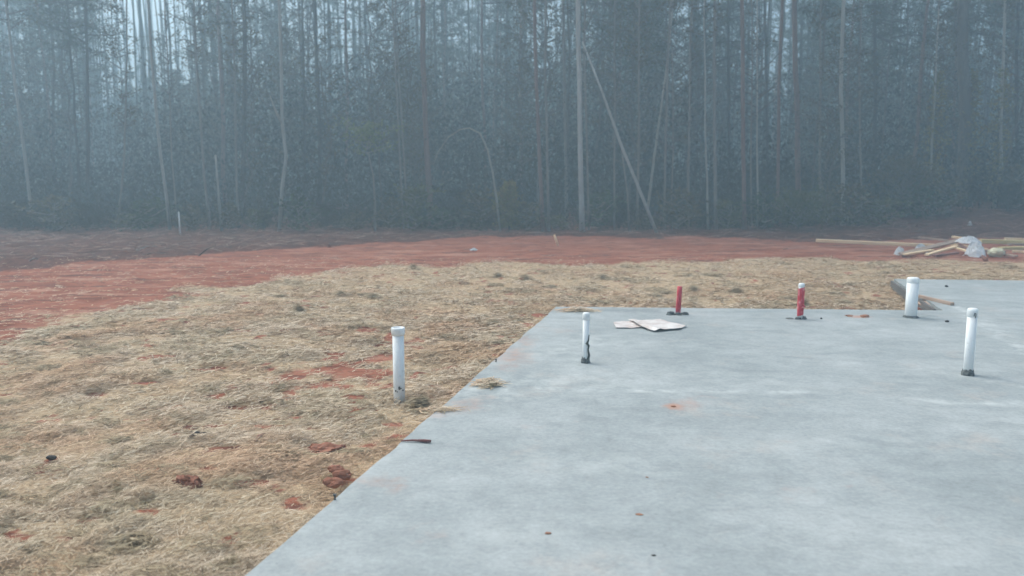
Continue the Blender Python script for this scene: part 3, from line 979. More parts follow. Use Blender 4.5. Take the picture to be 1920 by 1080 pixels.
board(P3.lerp(P2, .02) + Vector((-.045, 0, -.085)), P3.lerp(P2, .93) + Vector((-.045, 0, -.085)), .03, .13, M['step_shade'], 'dark grey board added along the slab step to shade its lit side', None, 'step_board', 0, 1)  # added board, its dark colour stands in for shade on the step's side
# form board and spoil at the step in the slab
board(gp(1722, 555, .02), gp(1786, 570, .02), .05, .04, M['wood_brown'], 'dark form board lying on the slab at the step', None, 'step_board', 0, 1)
board(gp(1726, 566, -.05), gp(1764, 580, -.05), .10, .03, M['wood_brown'], 'grey brown form board leaning in the dug corner of the step', None, 'step_board', .6, 1)
p = gp(1730, 584, GZ); blob('clay_clod', Vector((p.x, p.y + .12, gz(p.x, p.y + .12))), .14, .10, .07, M['clay'], 'red clay clod in the dug corner beside the wide pipe', 'clod', None, 41, 3)
# stake by the road
a = onground(1046, 459); b_ = at(1039, 440, a.y)
stick('wooden_stake', [a, b_], [.028, .022], M['wood'], 'short pale leaning wooden stake at the far margin of the red road', 'stake', None, 4)
a = onground(338, 440); b_ = at(335, 397, a.y)
stick('survey_stake', [a, b_], [.022, .020], M['pvc'], 'thin white survey stake standing at the wood edge', 'stake', None, 6)
# dead twigs on the road and heaps of brush
a = onground(186 * 1.0 + 196, 482)
for i, (u, v, u2, v2, lab) in enumerate(((372, 481, 405, 460, 'thin dark twig sticking up from the red road'), (255, 470, 295, 461, 'pale stripped branch lying in the dark brush litter'), (268, 478, 310, 474, 'dark branch lying just in front of the pale stripped branch'),
                                       (55, 492, 72, 486, 'short pale twig at the litter margin near the straw bend'))):
    a = onground(u, v); b_ = at(u2, v2, a.y + .15)
    stick('twig', [a, a.lerp(b_, .5) + Vector((0, 0, .04)), b_], [.016, .02 if i in (1,) else .012, .006], M['bark_pale'] if i in (1, 3) else M['bark_dark'], lab)


# brush litter: too many twigs to count
def litter():
    N = 9500
    y = rng.uniform(17, 31, N); x = (rng.random(N) * 2 - 1) * y * 0.78
    st_, mu = masks(x, y)
    keep = rng.random(N) < mu * 0.95 + 0.012 * (1 - st_)
    x, y = x[keep], y[keep]; n = len(x)
    L = rng.uniform(.10, .7, n); W = rng.uniform(.008, .028, n)
    return strips(x, y, gzv(x, y) + rng.random(n) * .07 + .01, rng.normal(0.2, .9, n), L, W, rng.normal(0, .12, n), rng.normal(0, .4, n))


mlit = leafmat('brush_litter', [(0.05, 0.028, 0.022), (0.10, 0.055, 0.042), (0.17, 0.085, 0.062), (0.30, 0.22, 0.175)])
V, q = litter()
o = link('brush_litter', np_mesh('brush_litter', V, q, mlit))
tag(o, 'dark twigs and bark litter strewn over the cleared clay before the wood', 'litter', kind='stuff')


# ------------------------------------------------------------------ the wood
def leaf_quads(c, d, size, asp=0.45):
    """little leaf faces at the points c, long axes scattered about d"""
    n = len(c)
    a = d + rng.normal(0, .75, (n, 3)); a /= np.linalg.norm(a, axis=1)[:, None] + 1e-9
    b = rng.normal(0, 1, (n, 3)); b -= a * (a * b).sum(1)[:, None]; b /= np.linalg.norm(b, axis=1)[:, None] + 1e-9
    s = (size * rng.uniform(.6, 1.35, n))[:, None]
    a, b = a * s * .5, b * s * asp * .5
    V = np.stack([c - a, c + b * 1.0, c + a, c - b * 1.0], 1).reshape(-1, 3)
    return V, np.arange(n * 4).reshape(-1, 4)


def crown_mesh(name, H, rad, nb, npb, size, mats, shape='pine', bare=0.0, droop=-.1):
    """limbs along a stem of height H (z=0 is the lowest limb) and the leaves on them; material 0 leaves, 1 limbs"""
    mb = MB()
    C_, D_ = [], []
    for i in range(nb):
        t = (i + random.random()) / nb
        z = H * t
        a = i * 2.4 + random.uniform(-.6, .6)
        if shape == 'pine': L = rad * (1 - t * .75) * random.uniform(.45, 1.15)
        else: L = rad * (math.sin(math.pi * min(1, .18 + t * .8)) ** .7) * random.uniform(.4, 1.2)
        up = random.uniform(.0, .45) + (.35 if shape != 'pine' else 0) + droop
        d = Vector((math.cos(a), math.sin(a), up)).normalized()
        p0 = Vector((0, 0, z)); pts = [p0]
        for k in range(3):
            d = (d + Vector((random.uniform(-.25, .25), random.uniform(-.25, .25), random.uniform(-.12, .2)))).normalized()
            pts.append(pts[-1] + d * L / 3)
        r0 = .012 + .012 * L
        mb.tube(pts, [r0, r0 * .7, r0 * .45, r0 * .15], 4, 1, 0, False)
        for k in range(3):
            s = pts[1 + k % 2].lerp(pts[2 + k % 2], random.random())
            e = s + Vector((random.uniform(-1, 1), random.uniform(-1, 1), random.uniform(-.3, .7))).normalized() * L * random.uniform(.25, .5)
            mb.tube([s, e], [r0 * .4, r0 * .12], 3, 1, 0, False)
            pts_e = [s.lerp(e, .6), e]
            if random.random() > bare:
                n = npb // 5
                cc = np.array(pts_e[1]) + rng.normal(0, 1, (n, 3)) * np.array([.16, .16, .11]) * (0.5 + L * .35)
                C_.append(cc); D_.append(np.tile(np.array((e - s).normalized()), (n, 1)))
        if random.random() > bare:
            n = npb // 2
            tt = rng.uniform(.35, 1.05, n)
            P = np.array([pts[0], pts[1], pts[2], pts[3]])
            f3 = np.clip(tt * 3, 0, 2.999); ii = f3.astype(int)
            base = P[ii] + (P[ii + 1] - P[ii]) * (f3 - ii)[:, None]
            cc = base + rng.normal(0, 1, (n, 3)) * np.array([.13, .13, .09]) * (0.5 + L * .3)
            C_.append(cc); D_.append(np.tile(np.array(d), (n, 1)))
    C_, D_ = np.concatenate(C_), np.concatenate(D_)
    V, q = leaf_quads(C_, D_, size, .2 if shape == 'pine' else .45)
    nv = len(mb.v)
    lv = np.array([tuple(p) for p in mb.v]); lf = np.array(mb.f)
    tri = np.concatenate([lf, q + nv])
    me = np_mesh(name, np.concatenate([lv, V]), tri, mats)
    mi = np.concatenate([np.ones(len(lf), np.int32), np.zeros(len(q), np.int32)])
    me.polygons.foreach_set('material_index', mi)
    return me


LN = [M['needles'], M['bark_dark']]; LL = [M['leaves'], M['bark_dim']]; LE = [M['evergreen'], M['bark_dark']]
pine_crowns = [crown_mesh('pine_crown', 11, 2.4, 42, 84, .22, LN) for _ in range(4)]
leafy_crowns = [crown_mesh('leafy_crown', 6, 1.7, 34, 80, .09, LL, 'round') for _ in range(4)]
sparse_crowns = [crown_mesh('sparse_crown', 5, 1.1, 30, 36, .10, LL, 'round', .35) for _ in range(4)]
bare_crowns = [crown_mesh('twig_crown', 4, 1.0, 26, 14, .09, LL, 'round', .75) for _ in range(3)]
bush_crowns = [crown_mesh('bush_crown', 1.6, 1.3, 40, 70, .09, [M['brush'], M['bark_dark']], 'round', .15) for _ in range(3)]

TREE_N = [0]


def tree(name, label, pts, wpx, Y, mat, crown=None, crown_z=None, top=15.0, csc=(1, 1, 1), group=None, cat='tree', taper=.55, keep_end=False):
    """a trunk through photo points given from the foot upward, at the distance Y; it goes on upward beyond the frame"""
    b = at(pts[0][0], pts[0][1], Y)
    foot = Vector((b.x, Y, gz(b.x, Y) - .12))
    ws = [foot]
    yy = Y
    for (u, v) in pts:
        w = at(u, v, yy)
        if w.z > foot.z + .35: ws.append(w)
    if not keep_end:
        d = (ws[-1] - ws[-2]).normalized() if len(ws) > 1 else Vector((0, 0, 1))
        d = (d * .6 + Vector((0, 0, .6))).normalized()
        last = ws[-1]
        while ws[-1].z < top:
            ws.append(ws[-1] + (d + Vector((random.uniform(-.03, .03), random.uniform(-.03, .03), 0))) * 1.6)
    # finer, slightly crooked stem
    fine = []
    for i in range(len(ws) - 1):
        n = max(1, int((ws[i + 1] - ws[i]).length / .8))
        for k in range(n): fine.append(ws[i].lerp(ws[i + 1], k / n))
    fine.append(ws[-1])
    r0 = wpx * .82 * Y / F / 2
    zt = max(p.z for p in fine)
    L = len(fine)
    for i in range(1, L - 1):
        fine[i] = fine[i] + Vector((random.uniform(-1, 1), random.uniform(-1, 1), 0)) * r0 * .18
    rad = [r0 * (1 - (1 - taper) * i / (L - 1)) * (1.25 if i == 0 else 1) for i in range(L)]
    o = thing(name, label, cat, foot, group)
    MB().tube([p - foot for p in fine], rad, 9, 0, .06).build('trunk', mat, o, True)
    if crown is not None:
        cz = crown_z if crown_z is not None else zt * .5
        # nearest stem point to that height
        k = min(range(L), key=lambda i: abs(fine[i].z - cz))
        c = link('crown', crown, o)
        c.location = fine[k] - foot
        c.rotation_euler = (0, 0, random.uniform(0, 6.28))
        c.scale = csc
    return o


P_, T_, D2, G_ = M['bark_pine'], M['bark_pale'], M['bark_dark'], M['bark_grey']
pc = lambda: random.choice(pine_crowns)
lc = lambda: random.choice(leafy_crowns)
sc_ = lambda: random.choice(sparse_crowns)
bc = lambda: random.choice(bare_crowns)
TREES = [
    ('hardwood_tree', 'faint pale grey trunk leaning outward at the wood end by the low dark bushes', [(60, 412), (50, 320), (38, 230), (28, 155)], 8, 27.5, T_, lc(), 6.5, 14),
    ('sapling', 'thin sapling with olive twigs leaning inward next to the faint outermost trunk', [(216, 425), (226, 370), (233, 300)], 5, 26.5, G_, sc_(), 2.6, 7),
    ('hardwood_tree', 'pale slim trunk leaning over just beside the white survey stake', [(320, 442), (312, 370), (300, 285), (292, 200)], 7.5, 25.6, T_, lc(), 6.2, 13),
    ('sapling', 'thin faint stem rising right behind the white survey stake', [(332, 435), (328, 360), (322, 290)], 4, 27, G_, bc(), 3.5, 8),
    ('sapling', 'slim grey stem leaning, second beyond the white survey stake', [(395, 440), (383, 330), (376, 220)], 6, 26, G_, sc_(), 5.0, 12),
    ('dead_snag', 'pale broken snag ending halfway up, between slim stems past the survey stake', [(416, 441), (410, 360), (404, 290)], 6.5, 25.6, T_, None, None, 4, ),
    ('sapling', 'faint straight grey stem between the broken snag and the forked pale tree', [(448, 436), (444, 340), (442, 250)], 6, 27, G_, sc_(), 5.2, 12),
    ('pine_tree', 'dark straight pine behind the forked pale tree on its snag side', [(455, 425), (457, 250), (459, 100), (457, 0)], 11, 31, D2, pc(), 7.0, 18),
    ('forked_tree', 'pale crooked tree with a broken side limb halfway up its stem', [(523, 440), (530, 350), (536, 295), (529, 228), (527, 110), (523, 0)], 8.5, 25.6, T_, lc(), 7.4, 14),
    ('pine_tree', 'dark pine with open white sky behind its upper trunk, past the forked pale tree', [(600, 420), (600, 250), (594, 120), (590, 0)], 9, 33, D2, pc(), 11.0, 19),
    ('pine_tree', 'thin dark pine between the forked pale tree and the sky backed pine', [(572, 420), (571, 250), (569, 100)], 6, 34, D2, pc(), 9.0, 18),
    ('sapling', 'short stem topped by a loose bunch of light green leaves', [(703, 434), (703, 380), (700, 330), (690, 285)], 6, 25.7, G_, None, None, 2.5),
    ('sapling', 'thin paler stem of a close pair beside the rusty pine', [(757, 432), (748, 260), (742, 130)], 4.5, 26, G_, sc_(), 6.0, 12),
    ('sapling', 'thin stem of a close pair, the one next to the rusty pine', [(765, 430), (760, 340), (755, 250)], 4.5, 26.4, G_, bc(), 4.6, 10),
    ('pine_tree', 'rusty brown pine standing beside the bent arching sapling', [(808, 430), (802, 300), (798, 220), (793, 110)], 13, 27, P_, pc(), 7.4, 18),
    ('pine_tree', 'reddish slim pine, thicker one of two standing together past the yellow leaved shrub', [(1018, 440), (1012, 300), (1006, 160), (1003, 60)], 9, 25.8, P_, pc(), 8.0, 17),
    ('pine_tree', 'thin grey pine, slimmer one of the two standing together past the yellow leaved shrub', [(1029, 440), (1026, 280), (1022, 130)], 6.5, 25.9, G_, pc(), 8.2, 16),
    ('pine_tree', 'faint straight grey pine midway between the close pair and the big pale trunk', [(1062, 400), (1060, 230), (1058, 80)], 8, 30, G_, pc(), 8.6, 18),
    ('pine_tree', 'tallest clear pale straight pine, from which the long leaning pole drops away', [(1092, 438), (1089, 300), (1086, 150), (1083, 0)], 12, 25.4, M['bark_pole'], pc(), 8.8, 18),
    ('sapling', 'thin stem close beside the foot of the tallest pale pine', [(1104, 436), (1102, 340), (1100, 250)], 5.5, 25.8, G_, bc(), 4.4, 9),
    ('sapling', 'very thin stem halfway between the tallest pale pine and the leaning pole', [(1152, 432), (1152, 370), (1152, 310)], 4.5, 26, G_, bc(), 3.6, 8),
    ('sapling', 'thin stem curving up to meet the long leaning pole, farther one from its foot', [(1181, 432), (1176, 360), (1165, 275)], 5, 25.7, G_, None, None, 5),
    ('sapling', 'thin upright stem crossing just behind the foot of the leaning pole', [(1194, 430), (1196, 350), (1198, 230)], 6, 26.2, G_, sc_(), 5.2, 10),
    ('sapling', 'pale thin stem leaning the opposite way to the long pole, rising by its foot', [(1214, 400), (1226, 300), (1240, 200), (1250, 130)], 6, 27, T_, sc_(), 6.6, 12),
    ('sapling', 'straight thin stem just past the foot of the leaning pole', [(1246, 430), (1247, 310), (1251, 180)], 5.5, 26, G_, sc_(), 6.2, 12),
    ('sapling', 'short twiggy stem beside the straight thin stem past the pole', [(1260, 430), (1259, 380)], 4, 26.2, G_, bc(), 1.8, 5),
    ('sapling', 'upright grey stem between the leaning pole and the pale close pair further on', [(1290, 428), (1291, 310), (1294, 180)], 6.5, 26.5, G_, sc_(), 6.6, 12),
    ('sapling', 'crooked thin stem just before the taller grey stem of the pale close pair', [(1328, 427), (1326, 340), (1322, 230)], 4.5, 26, T_, sc_(), 6, 10),
    ('pine_tree', 'grey straight pine paired with a crooked thin stem', [(1343, 428), (1341, 270), (1339, 100)], 8, 26, G_, pc(), 8.2, 17),
    ('pine_tree', 'thin dark pine reaching past the frame top before the reddish straight pine', [(1367, 400), (1367, 200), (1365, 0)], 7, 36, D2, pc(), 11, 19),
    ('pine_tree', 'reddish straight pine with bright sky beside its top and thin stems at its foot', [(1396, 432), (1394, 280), (1393, 130), (1392, 0)], 10, 26, P_, pc(), 8.8, 18),
    ('sapling', 'thin dark stem hugging the reddish straight pine', [(1409, 425), (1409, 370), (1408, 330)], 4, 26.4, G_, bc(), 3.4, 7),
    ('sapling', 'thin pale stem, second past the reddish straight pine', [(1421, 428), (1421, 370), (1420, 330)], 4.5, 26.2, T_, bc(), 3.4, 7),
    ('pine_tree', 'thin dark pine against the bright sky gap past the reddish straight pine', [(1440, 400), (1438, 200), (1434, 0)], 7, 38, D2, pc(), 12, 20),
    ('pine_tree', 'slim pinkish pine above the arching green bush, on the sky gap side', [(1458, 400), (1459, 280), (1461, 150)], 8, 28.5, P_, pc(), 8.4, 17),
    ('pine_tree', 'sturdy reddish pine rising directly behind the arching green bush', [(1497, 400), (1495, 250), (1492, 120), (1489, 0)], 13, 29.5, P_, pc(), 9.2, 19),
    ('sapling', 'faint grey stem between the sturdy reddish pine and the clean pale brown trunk', [(1537, 400), (1537, 300), (1538, 200)], 6, 29, G_, sc_(), 6.4, 12),
    ('pine_tree', 'clean pale brown trunk with a slight bow, past the arching green bush', [(1581, 425), (1581, 320), (1578, 220), (1577, 120)], 9.5, 27, T_, pc(), 8.6, 17),
    ('sapling', 'thin grey stem at the near side of the broad grey green bush', [(1616, 400), (1614, 320), (1612, 230)], 5, 28, G_, sc_(), 5.8, 11),
    ('pine_tree', 'dark pine visible only by its upper trunk above the broad grey green bush', [(1640, 390), (1641, 200), (1641, 0)], 9, 36, D2, pc(), 10, 19),
    ('sapling', 'pale thin stem standing between the broad bush and the thickest trunk', [(1745, 410), (1746, 340), (1747, 265)], 5, 28.5, T_, sc_(), 5.0, 9),
    ('pine_tree', 'thickest trunk in the wood, brown with ivy on its lower half', [(1808, 395), (1808, 250), (1806, 120), (1805, 0)], 27, 30, M['bark_dim'], pc(), 9.6, 20),
    ('crooked_tree', 'pale crooked stem with a kink low down, last clear stem past the thickest trunk', [(1862, 400), (1869, 350), (1877, 310), (1876, 240), (1878, 170)], 7.5, 29, T_, sc_(), 7.0, 12),
    ('pine_tree', 'faint dark pine at the far end of the wood past the crooked pale stem', [(1905, 395), (1906, 250), (1906, 100)], 8, 33, D2, pc(), 8.0, 18),
    ('pine_tree', 'dim grey pine far before the survey stake, beside the faint outermost trunk', [(165, 415), (165, 250), (163, 100)], 8, 32, D2, pc(), 6.5, 17),
]
for t_ in TREES:
    nm, lab, pts, w, Y, mt = t_[:6]
    cr, cz, top = t_[6], t_[7], t_[8]
    short = cr is None
    grp = {'pine_tree': 'pines along the wood edge', 'sapling': 'thin saplings along the wood edge'}.get(nm)
    cs = random.uniform(.85, 1.15)
    o = tree(nm, lab, pts, w, Y, mt, cr, cz, top, (cs, cs, cs), grp, 'snag' if nm == 'dead_snag' else ('sapling' if nm == 'sapling' else 'tree'), keep_end=short)
    if nm == 'forked_tree':
        fz = o.location
        pts_ = [at(529, 232, 25.6), at(520, 215, 25.5), at(512, 196, 25.4), at(506, 178, 25.3)]
        MB().tube([p - fz for p in pts_], [.045, .04, .028, .01], 7, 0, .08).build('limb', T_, o, True)
    if 'loose bunch' in lab:
        me = crown_mesh('leaf_bunch', .8, 1.1, 16, 45, .12, [M['lime_leaf'], M['bark_grey']], 'round')
        c = link('crown', me, o); c.location = at(688, 290, 25.7) - o.location
    if 'thickest' in lab:
        me = crown_mesh('ivy', 4.5, .50, 60, 40, .11, [M['yellow_leaf'], M['bark_dark']], 'round', .35)
        c = link('ivy', me, o); c.location = (0, 0, .4)
# pole fallen against the tall pine, and the arching sapling
a = at(1232, 438, 24.9); a.z = gz(a.x, a.y) - .02
pts = [a, at(1200, 357, 25.0), at(1165, 272, 25.1), at(1128, 170, 25.2), at(1092, 78, 25.25)]
stick('fallen_pole', pts, [.054, .048, .042, .033, .020], M['bark_pole'], 'long pale dead pole leaning steeply against the tallest pale pine', 'tree', None, 9)
pts = [(938, 442), (932, 380), (924, 325), (914, 280), (900, 250), (880, 240), (862, 243), (840, 258), (822, 285), (812, 310)]
b0 = at(938, 442, 25.5); f0 = Vector((b0.x, 25.5, gz(b0.x, 25.5) - .05))
o = thing('arched_sapling', 'thin pale sapling bent over into a hoop between the rusty pine and the yellow shrub', 'sapling', f0)
MB().tube([Vector((0, 0, 0))] + [at(u, v, 25.5) - f0 for u, v in pts[1:]], [.034, .032, .030, .027, .025, .022, .019, .016, .012, .006], 8, 0, .06).build('trunk', T_, o, True)
TW = []
for (u, v, u2, v2) in ((862, 243, 830, 262), (840, 258, 818, 292), (900, 250, 880, 275), (822, 285, 800, 322)):
    TW.append((at(u, v, 25.5) - f0, at(u2, v2, 25.3) - f0))
for (p_, q_) in TW: MB().tube([p_, q_], [.014, .004], 5).build('twig', G_, o)


# bushes at the wood edge
def bush(name, label, u, v, Y, w, h, kind, mats=None):
    c = at(u, v, Y); z = gz(c.x, Y)
    o = thing(name, label, 'bush', (c.x, Y, z - .03), 'bushes at the wood edge')
    me = crown_mesh('bush_crown', h * .8, w / 2, 46, 85, .10, mats or LE, 'round', .1) if kind is None else kind
    cr = link('crown', me, o)
    cr.location = (0, 0, .12)
    if kind is not None: cr.scale = (w / 2.6, w / 2.6, h / 1.9); cr.rotation_euler = (0, 0, random.uniform(0, 6))
    mb = MB()
    for k in range(4):
        a = random.uniform(0, 6.28); mb.tube([(0, 0, 0), (math.cos(a) * w * .12, math.sin(a) * w * .12, h * .6)], [.02, .006], 5)
    mb.build('stem', M['bark_dark'], o)
    return o


YL = [M['yellow_leaf'], M['bark_grey']]
bush('bush', 'arching yellow green bush low before the sturdy reddish pine', 1495, 425, 25.8, 2.1, 1.0, None, [M['bush_leaf'], M['bark_grey']])
bush('bush', 'broad grey green bush, widest one, between the pale brown trunk and thickest trunk', 1690, 412, 28, 2.6, 2.3, None, LL)
bush('bush', 'yellow leaved shrub between the hoop sapling and the close pair of slim pines', 955, 437, 25.7, .9, 1.75, None, YL)
bush('bush', 'dark bush in the gap between tallest pale pine and leaning pole', 1160, 436, 26.5, 1.2, 1.1, bush_crowns[0])
bush('bush', 'low dark bush at the foot of the faint outermost trunk', 40, 440, 26, 2.6, .9, bush_crowns[1])
bush('bush', 'low dark green bush just before the thin inward leaning sapling', 165, 440, 25.8, 1.9, .8, bush_crowns[2])
bush('bush', 'dark bush just past the thickest trunk', 1835, 402, 29.5, 1.5, 1.3, bush_crowns[0])
bush('bush', 'small dark bush between the forked pale tree and the light green bunch', 610, 440, 26.5, 1.5, .8, bush_crowns[1])
bush('bush', 'dark bush behind the feet of the rusty pine and the hoop sapling', 865, 436, 27.5, 2.2, 1.2, bush_crowns[2])
bush('bush', 'olive bush between the reddish pine with sky and the leaning pole', 1310, 434, 27.5, 1.4, .8, bush_crowns[0])
bush('bush', 'low bush at the foot of the crooked pale stem', 1890, 402, 28, 1.3, .9, bush_crowns[1])
bush('bush', 'small olive bush beside the fork tree foot near the snag', 495, 440, 26.2, .9, .6, bush_crowns[2])

# ragged small brush along the foot of the wood
FR = [crown_mesh('brush_leaves', .8, .55, 16, 40, .09, [M[k], M['bark_grey']], 'round', .2) for k in ('leaves', 'bush_leaf', 'evergreen', 'leaves')]
for i, u in enumerate((105, 250, 275, 360, 430, 480, 560, 660, 735, 780, 830, 900, 985, 1045, 1120, 1210, 1270, 1365, 1430, 1550, 1600, 1650, 1730, 1770, 1900)):
    rise_ = max(0, (u - 1500) / 420) * 3
    Yb = random.uniform(25.3, 26.3) + rise_
    xb = at(u, 430, Yb).x
    o = thing('brush_shrub', 'small ragged olive shrub at the foot of the wood edge', 'shrub', (xb, Yb, gz(xb, Yb) - .03), 'small ragged shrubs along the foot of the wood')
    c = link('leaves', FR[i % 4], o); k = random.uniform(.6, 1.5); c.scale = (k * 1.3, k * 1.3, k * random.uniform(.6, 1.2)); c.rotation_euler = (0, 0, i)
    c.location = (0, 0, .05)

# ---- the trees deeper in: real copies that share their meshes
def proto(name, trunk_r, H, mat, crown, cz, lab, grp, crook=.12):
    o = thing(name, lab, 'tree', (0, -40, 0), grp)
    pts, x, y = [], 0, 0
    n = 12
    for i in range(n + 1):
        pts.append((x, y, H * i / n - .15)); x += random.uniform(-crook, crook); y += random.uniform(-crook, crook)
    MB().tube(pts, [trunk_r * (1 - .6 * i / n) for i in range(n + 1)], 8, 0, .06).build('trunk', mat, o, True)
    c = link('crown', crown, o); k = int(n * cz / H); c.location = pts[k]
    return o


def copy_thing(o):
    c = o.copy(); COL.objects.link(c)
    for ch in o.children:
        d = ch.copy(); COL.objects.link(d); d.parent = c
    return c


G1, L1 = 'pines deeper in the foggy wood', 'straight dim pine trunk deep in the fog behind the first row of the wood'
G2, L2 = 'leafy understory trees deeper in the wood', 'blurred leafy understory tree between the pine trunks in the fog'
pines = [proto('pine_tree', r_, h_, m_, pine_crowns[i], cz_, L1, G1) for i, (r_, h_, m_, cz_) in enumerate(((.070, 19, D2, 8), (.055, 18, M['bark_dim'], 7), (.085, 21, P_, 9), (.045, 16, M['bark_dim'], 7)))]
under = [proto('understory_tree', r_, h_, M['bark_dim'], c_, cz_, L2, G2, .2) for (r_, h_, c_, cz_) in ((.05, 9, leafy_crowns[0], 3), (.04, 8, leafy_crowns[1], 2.2), (.045, 9, leafy_crowns[2], 3.5), (.03, 7, sparse_crowns[1], 2), (.03, 6, leafy_crowns[3], 1.2))]
used = set()
def gap(u):    # where the photo shows open sky high up
    return (255 < u < 345) or (575 < u < 625) or (1395 < u < 1450)
placed = []
def spots(n, y0, y1, dmin):
    out, tries = [], 0
    while len(out) < n and tries < 60000:
        tries += 1
        y = y0 + (y1 - y0) * random.random() ** .9
        x = random.uniform(-.76, .76) * y
        if all((x - a) ** 2 + (y - b) ** 2 > dmin * dmin for a, b in placed):
            out.append((x, y)); placed.append((x, y))
    return out
NP, NU = 165, 100
for i, (x, y) in enumerate(spots(NP, 30, 72, 1.5)):
    u = 960 + F * x / y
    k = random.randrange(4)
    if gap(u) and random.random() < .9: x += 4.5 * random.choice((-1, 1)) * y / 40
    if k not in used and i < 60: o = pines[k]; used.add(k)
    else: o = copy_thing(pines[k])
    s = random.uniform(.8, 1.2)
    if u < 640 and random.random() < .35: x = random.uniform(.0, .7) * y
    o.location = (x, y, gz(x, y)); o.rotation_euler = (random.uniform(-.03, .03), random.uniform(-.03, .03), random.uniform(0, 6.28))
    o.scale = (s * random.uniform(.8, 1.1), s * random.uniform(.8, 1.1), s)
used = set()
for i, (x, y) in enumerate(spots(NU, 26.8, 52, 1.1)):
    k = random.randrange(5)
    if k not in used: o = under[k]; used.add(k)
    else: o = copy_thing(under[k])
    s = random.uniform(.7, 1.25)
    o.location = (x, y, gz(x, y)); o.rotation_euler = (random.uniform(-.06, .06), random.uniform(-.06, .06), random.uniform(0, 6.28))
    o.scale = (s, s, s)


# ---- undergrowth: one mass of low brush under the trees
def undergrowth():
    N = 400000
    y = 25.4 + 27 * rng.random(N) ** 1.15; x = rng.uniform(-.95, .95, N) * y
    cl = fbm(x * .55 + 3, y * .55 + 7, 3)
    cl2 = fbm(x * .25 + 33, y * .25 + 17, 3)
    top = .2 + .5 * sstep(.45, .7, cl) + 1.7 * sstep(.34, .68, cl) * sstep(27.2, 29.5, y) + 5.0 * sstep(.34, .60, cl2) * sstep(29, 38, y)
    z = top * rng.random(N) ** 1.15
    edge = y > 25.6 + 1.2 * fbm(x * .8, y * 0 + 2, 2) + sstep(.3, .6, x / y) * 2.0
    keep = edge & (rng.random(N) < .3 + .8 * sstep(.36, .6, np.where(z > 2, cl2, cl)))
    x, y, z = x[keep], y[keep], z[keep]
    c = np.stack([x, y, gzv(x, y) + z], 1)
    V, q = leaf_quads(c, np.tile([0, 0, .8], (len(c), 1)), np.where(y > 31, .20, .10), .4)
    return np_mesh('undergrowth', V, q, M['brush'])


o = link('undergrowth', undergrowth())
tag(o, 'low tangled undergrowth filling the floor of the wood', 'undergrowth', kind='stuff')

# ---- far wood: one mass
def far_wood():
    mb = MB()
    for i in range(1100):
        y = random.uniform(46, 118); x = random.uniform(-1, 1) * y
        h = random.uniform(17, 24); r_ = random.uniform(.04, .13)
        mb.tube([(x, y, -.3), (x + random.uniform(-.4, .4), y, h * .5), (x + random.uniform(-.6, .6), y, h)], [r_, r_ * .8, r_ * .3], 5, 1, 0, False)
    N = 100000
    y = rng.uniform(66, 122, N); x = rng.uniform(-1, 1, N) * y
    z = rng.uniform(-.1, 1, N)
    z = np.where(rng.random(N) < .55, rng.uniform(0, 10, N), 5 + (26 - 5) * rng.random(N))
    u, v = proj(x, y, z)
    cl = fbm(x * .5 + 9, z * .5 + y * .21, 3)
    gapn = ((u > 262) & (u < 345) & (v < 95)) | ((u > 575) & (u < 625) & (v < 110)) | ((u > 1392) & (u < 1446) & (v < 130)) | ((u > 1690) & (u < 1720) & (v < 30)) | ((u > 640) & (u < 660) & (v < 40))
    lf_ = sstep(900, 500, u) * .25
    keep = (cl > .36 + (.12 + lf_ * .3) * sstep(9, 17, z)) & ~(gapn & (rng.random(N) < .7)) & (rng.random(N) < 1 - (.86 + lf_ * .55) * sstep(5.0 - lf_ * 10, 14, z))
    c = np.stack([x, y, z], 1)[keep]
    V, q = leaf_quads(c, np.tile([0, 0, 1.0], (len(c), 1)), .95, .7)
    lv = np.array([tuple(p) for p in mb.v]); lf = np.array(mb.f)
    me = np_mesh('far_wood', np.concatenate([lv, V]), np.concatenate([lf, q + len(lv)]), LN)
    me.polygons.foreach_set('material_index', np.concatenate([np.ones(len(lf), np.int32), np.zeros(len(q), np.int32)]))
    return me


o = link('far_wood', far_wood())
tag(o, 'dim mass of distant wood fading into blue fog behind the trunks', 'wood', kind='stuff')

# ------------------------------------------------------------------ haze
HAZE = 0.0088
bm = bmesh.new(); bmesh.ops.create_cube(bm, size=1)
for v in bm.verts: v.co = Vector((v.co.x * 330, v.co.y * 230 + 60, (v.co.z + .5) * 36 - 2.5))
me = bpy.data.meshes.new('haze'); bm.to_mesh(me); bm.free()
hm = bpy.data.materials.new('haze'); hm.use_nodes = True
nt = hm.node_tree; nt.nodes.clear()
ou = nt.nodes.new('ShaderNodeOutputMaterial'); pv = nt.nodes.new('ShaderNodeVolumePrincipled')
pv.inputs['Color'].default_value = (.61, .845, 1.0, 1)
pv.inputs['Density'].default_value = HAZE
pv.inputs['Anisotropy'].default_value = .35
nt.links.new(pv.outputs[0], ou.inputs['Volume'])
me.materials.append(hm)
tag(link('haze', me), 'pale blue morning fog filling the lot and the wood', 'fog', kind='stuff')

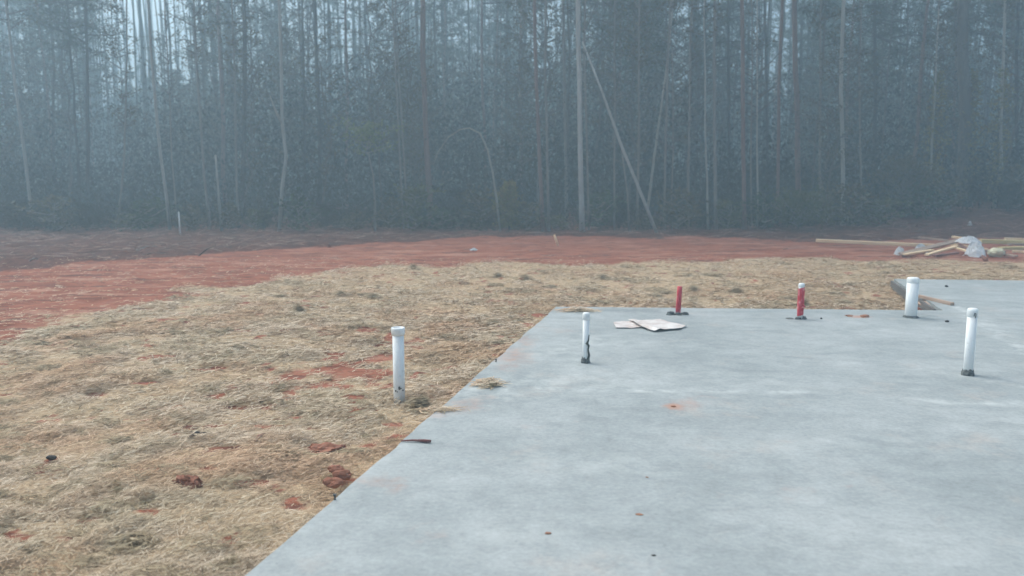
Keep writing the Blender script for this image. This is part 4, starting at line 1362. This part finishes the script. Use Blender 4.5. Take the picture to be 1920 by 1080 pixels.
# ------------------------------------------------------------------ light
SUN_EL, SUN_AZ = R(54), R(-50)          # azimuth from +Y, clockwise
W = bpy.data.worlds.new('World'); S.world = W; W.use_nodes = True
nt = W.node_tree
bg = nt.nodes['Background']
sky = nt.nodes.new('ShaderNodeTexSky'); sky.sky_type = 'NISHITA'; sky.sun_disc = False
sky.sun_elevation = SUN_EL; sky.sun_rotation = SUN_AZ
sky.air_density = 1.0; sky.dust_density = 10.0; sky.ozone_density = 1.5
hs = nt.nodes.new('ShaderNodeHueSaturation'); hs.inputs['Saturation'].default_value = .82
nt.links.new(sky.outputs[0], hs.inputs['Color']); tn = nt.nodes.new('ShaderNodeMix'); tn.data_type = 'RGBA'; tn.blend_type = 'MULTIPLY'; tn.inputs[0].default_value = 1
nt.links.new(hs.outputs[0], tn.inputs[6]); tn.inputs[7].default_value = (.915, 1.0, 1.04, 1); nt.links.new(tn.outputs[2], bg.inputs['Color'])
bg.inputs['Strength'].default_value = .15
sl = bpy.data.lights.new('sun', 'SUN'); sl.energy = 0.5; sl.angle = R(40); sl.color = (1, .985, .96)
so = bpy.data.objects.new('sun', sl); COL.objects.link(so)
dirv = Vector((math.sin(SUN_AZ) * math.cos(SUN_EL), math.cos(SUN_AZ) * math.cos(SUN_EL), math.sin(SUN_EL)))
so.rotation_mode = 'QUATERNION'; so.rotation_quaternion = dirv.to_track_quat('Z', 'Y'); so.location = (0, -5, 28)

cam = bpy.data.cameras.new('camera'); cam.sensor_width = 36; cam.lens = 36 * F / 1920; cam.clip_end = 600; cam.clip_start = .05
cob = bpy.data.objects.new('camera', cam); COL.objects.link(cob)
cob.location = (0, 0, CAM_H); cob.rotation_euler = (math.pi / 2 - PITCH, 0, 0)
cam.dof.use_dof = True; cam.dof.focus_distance = 6.5; cam.dof.aperture_fstop = 1.8
S.camera = cob

vs_ = S.view_settings
vs_.view_transform = 'Standard'; vs_.look = 'None'; vs_.gamma = 1; vs_.exposure = 0.6
S.cycles.max_bounces = 6; S.cycles.diffuse_bounces = 3; S.cycles.volume_bounces = 2; S.cycles.transparent_max_bounces = 4
S.cycles.use_denoising = True
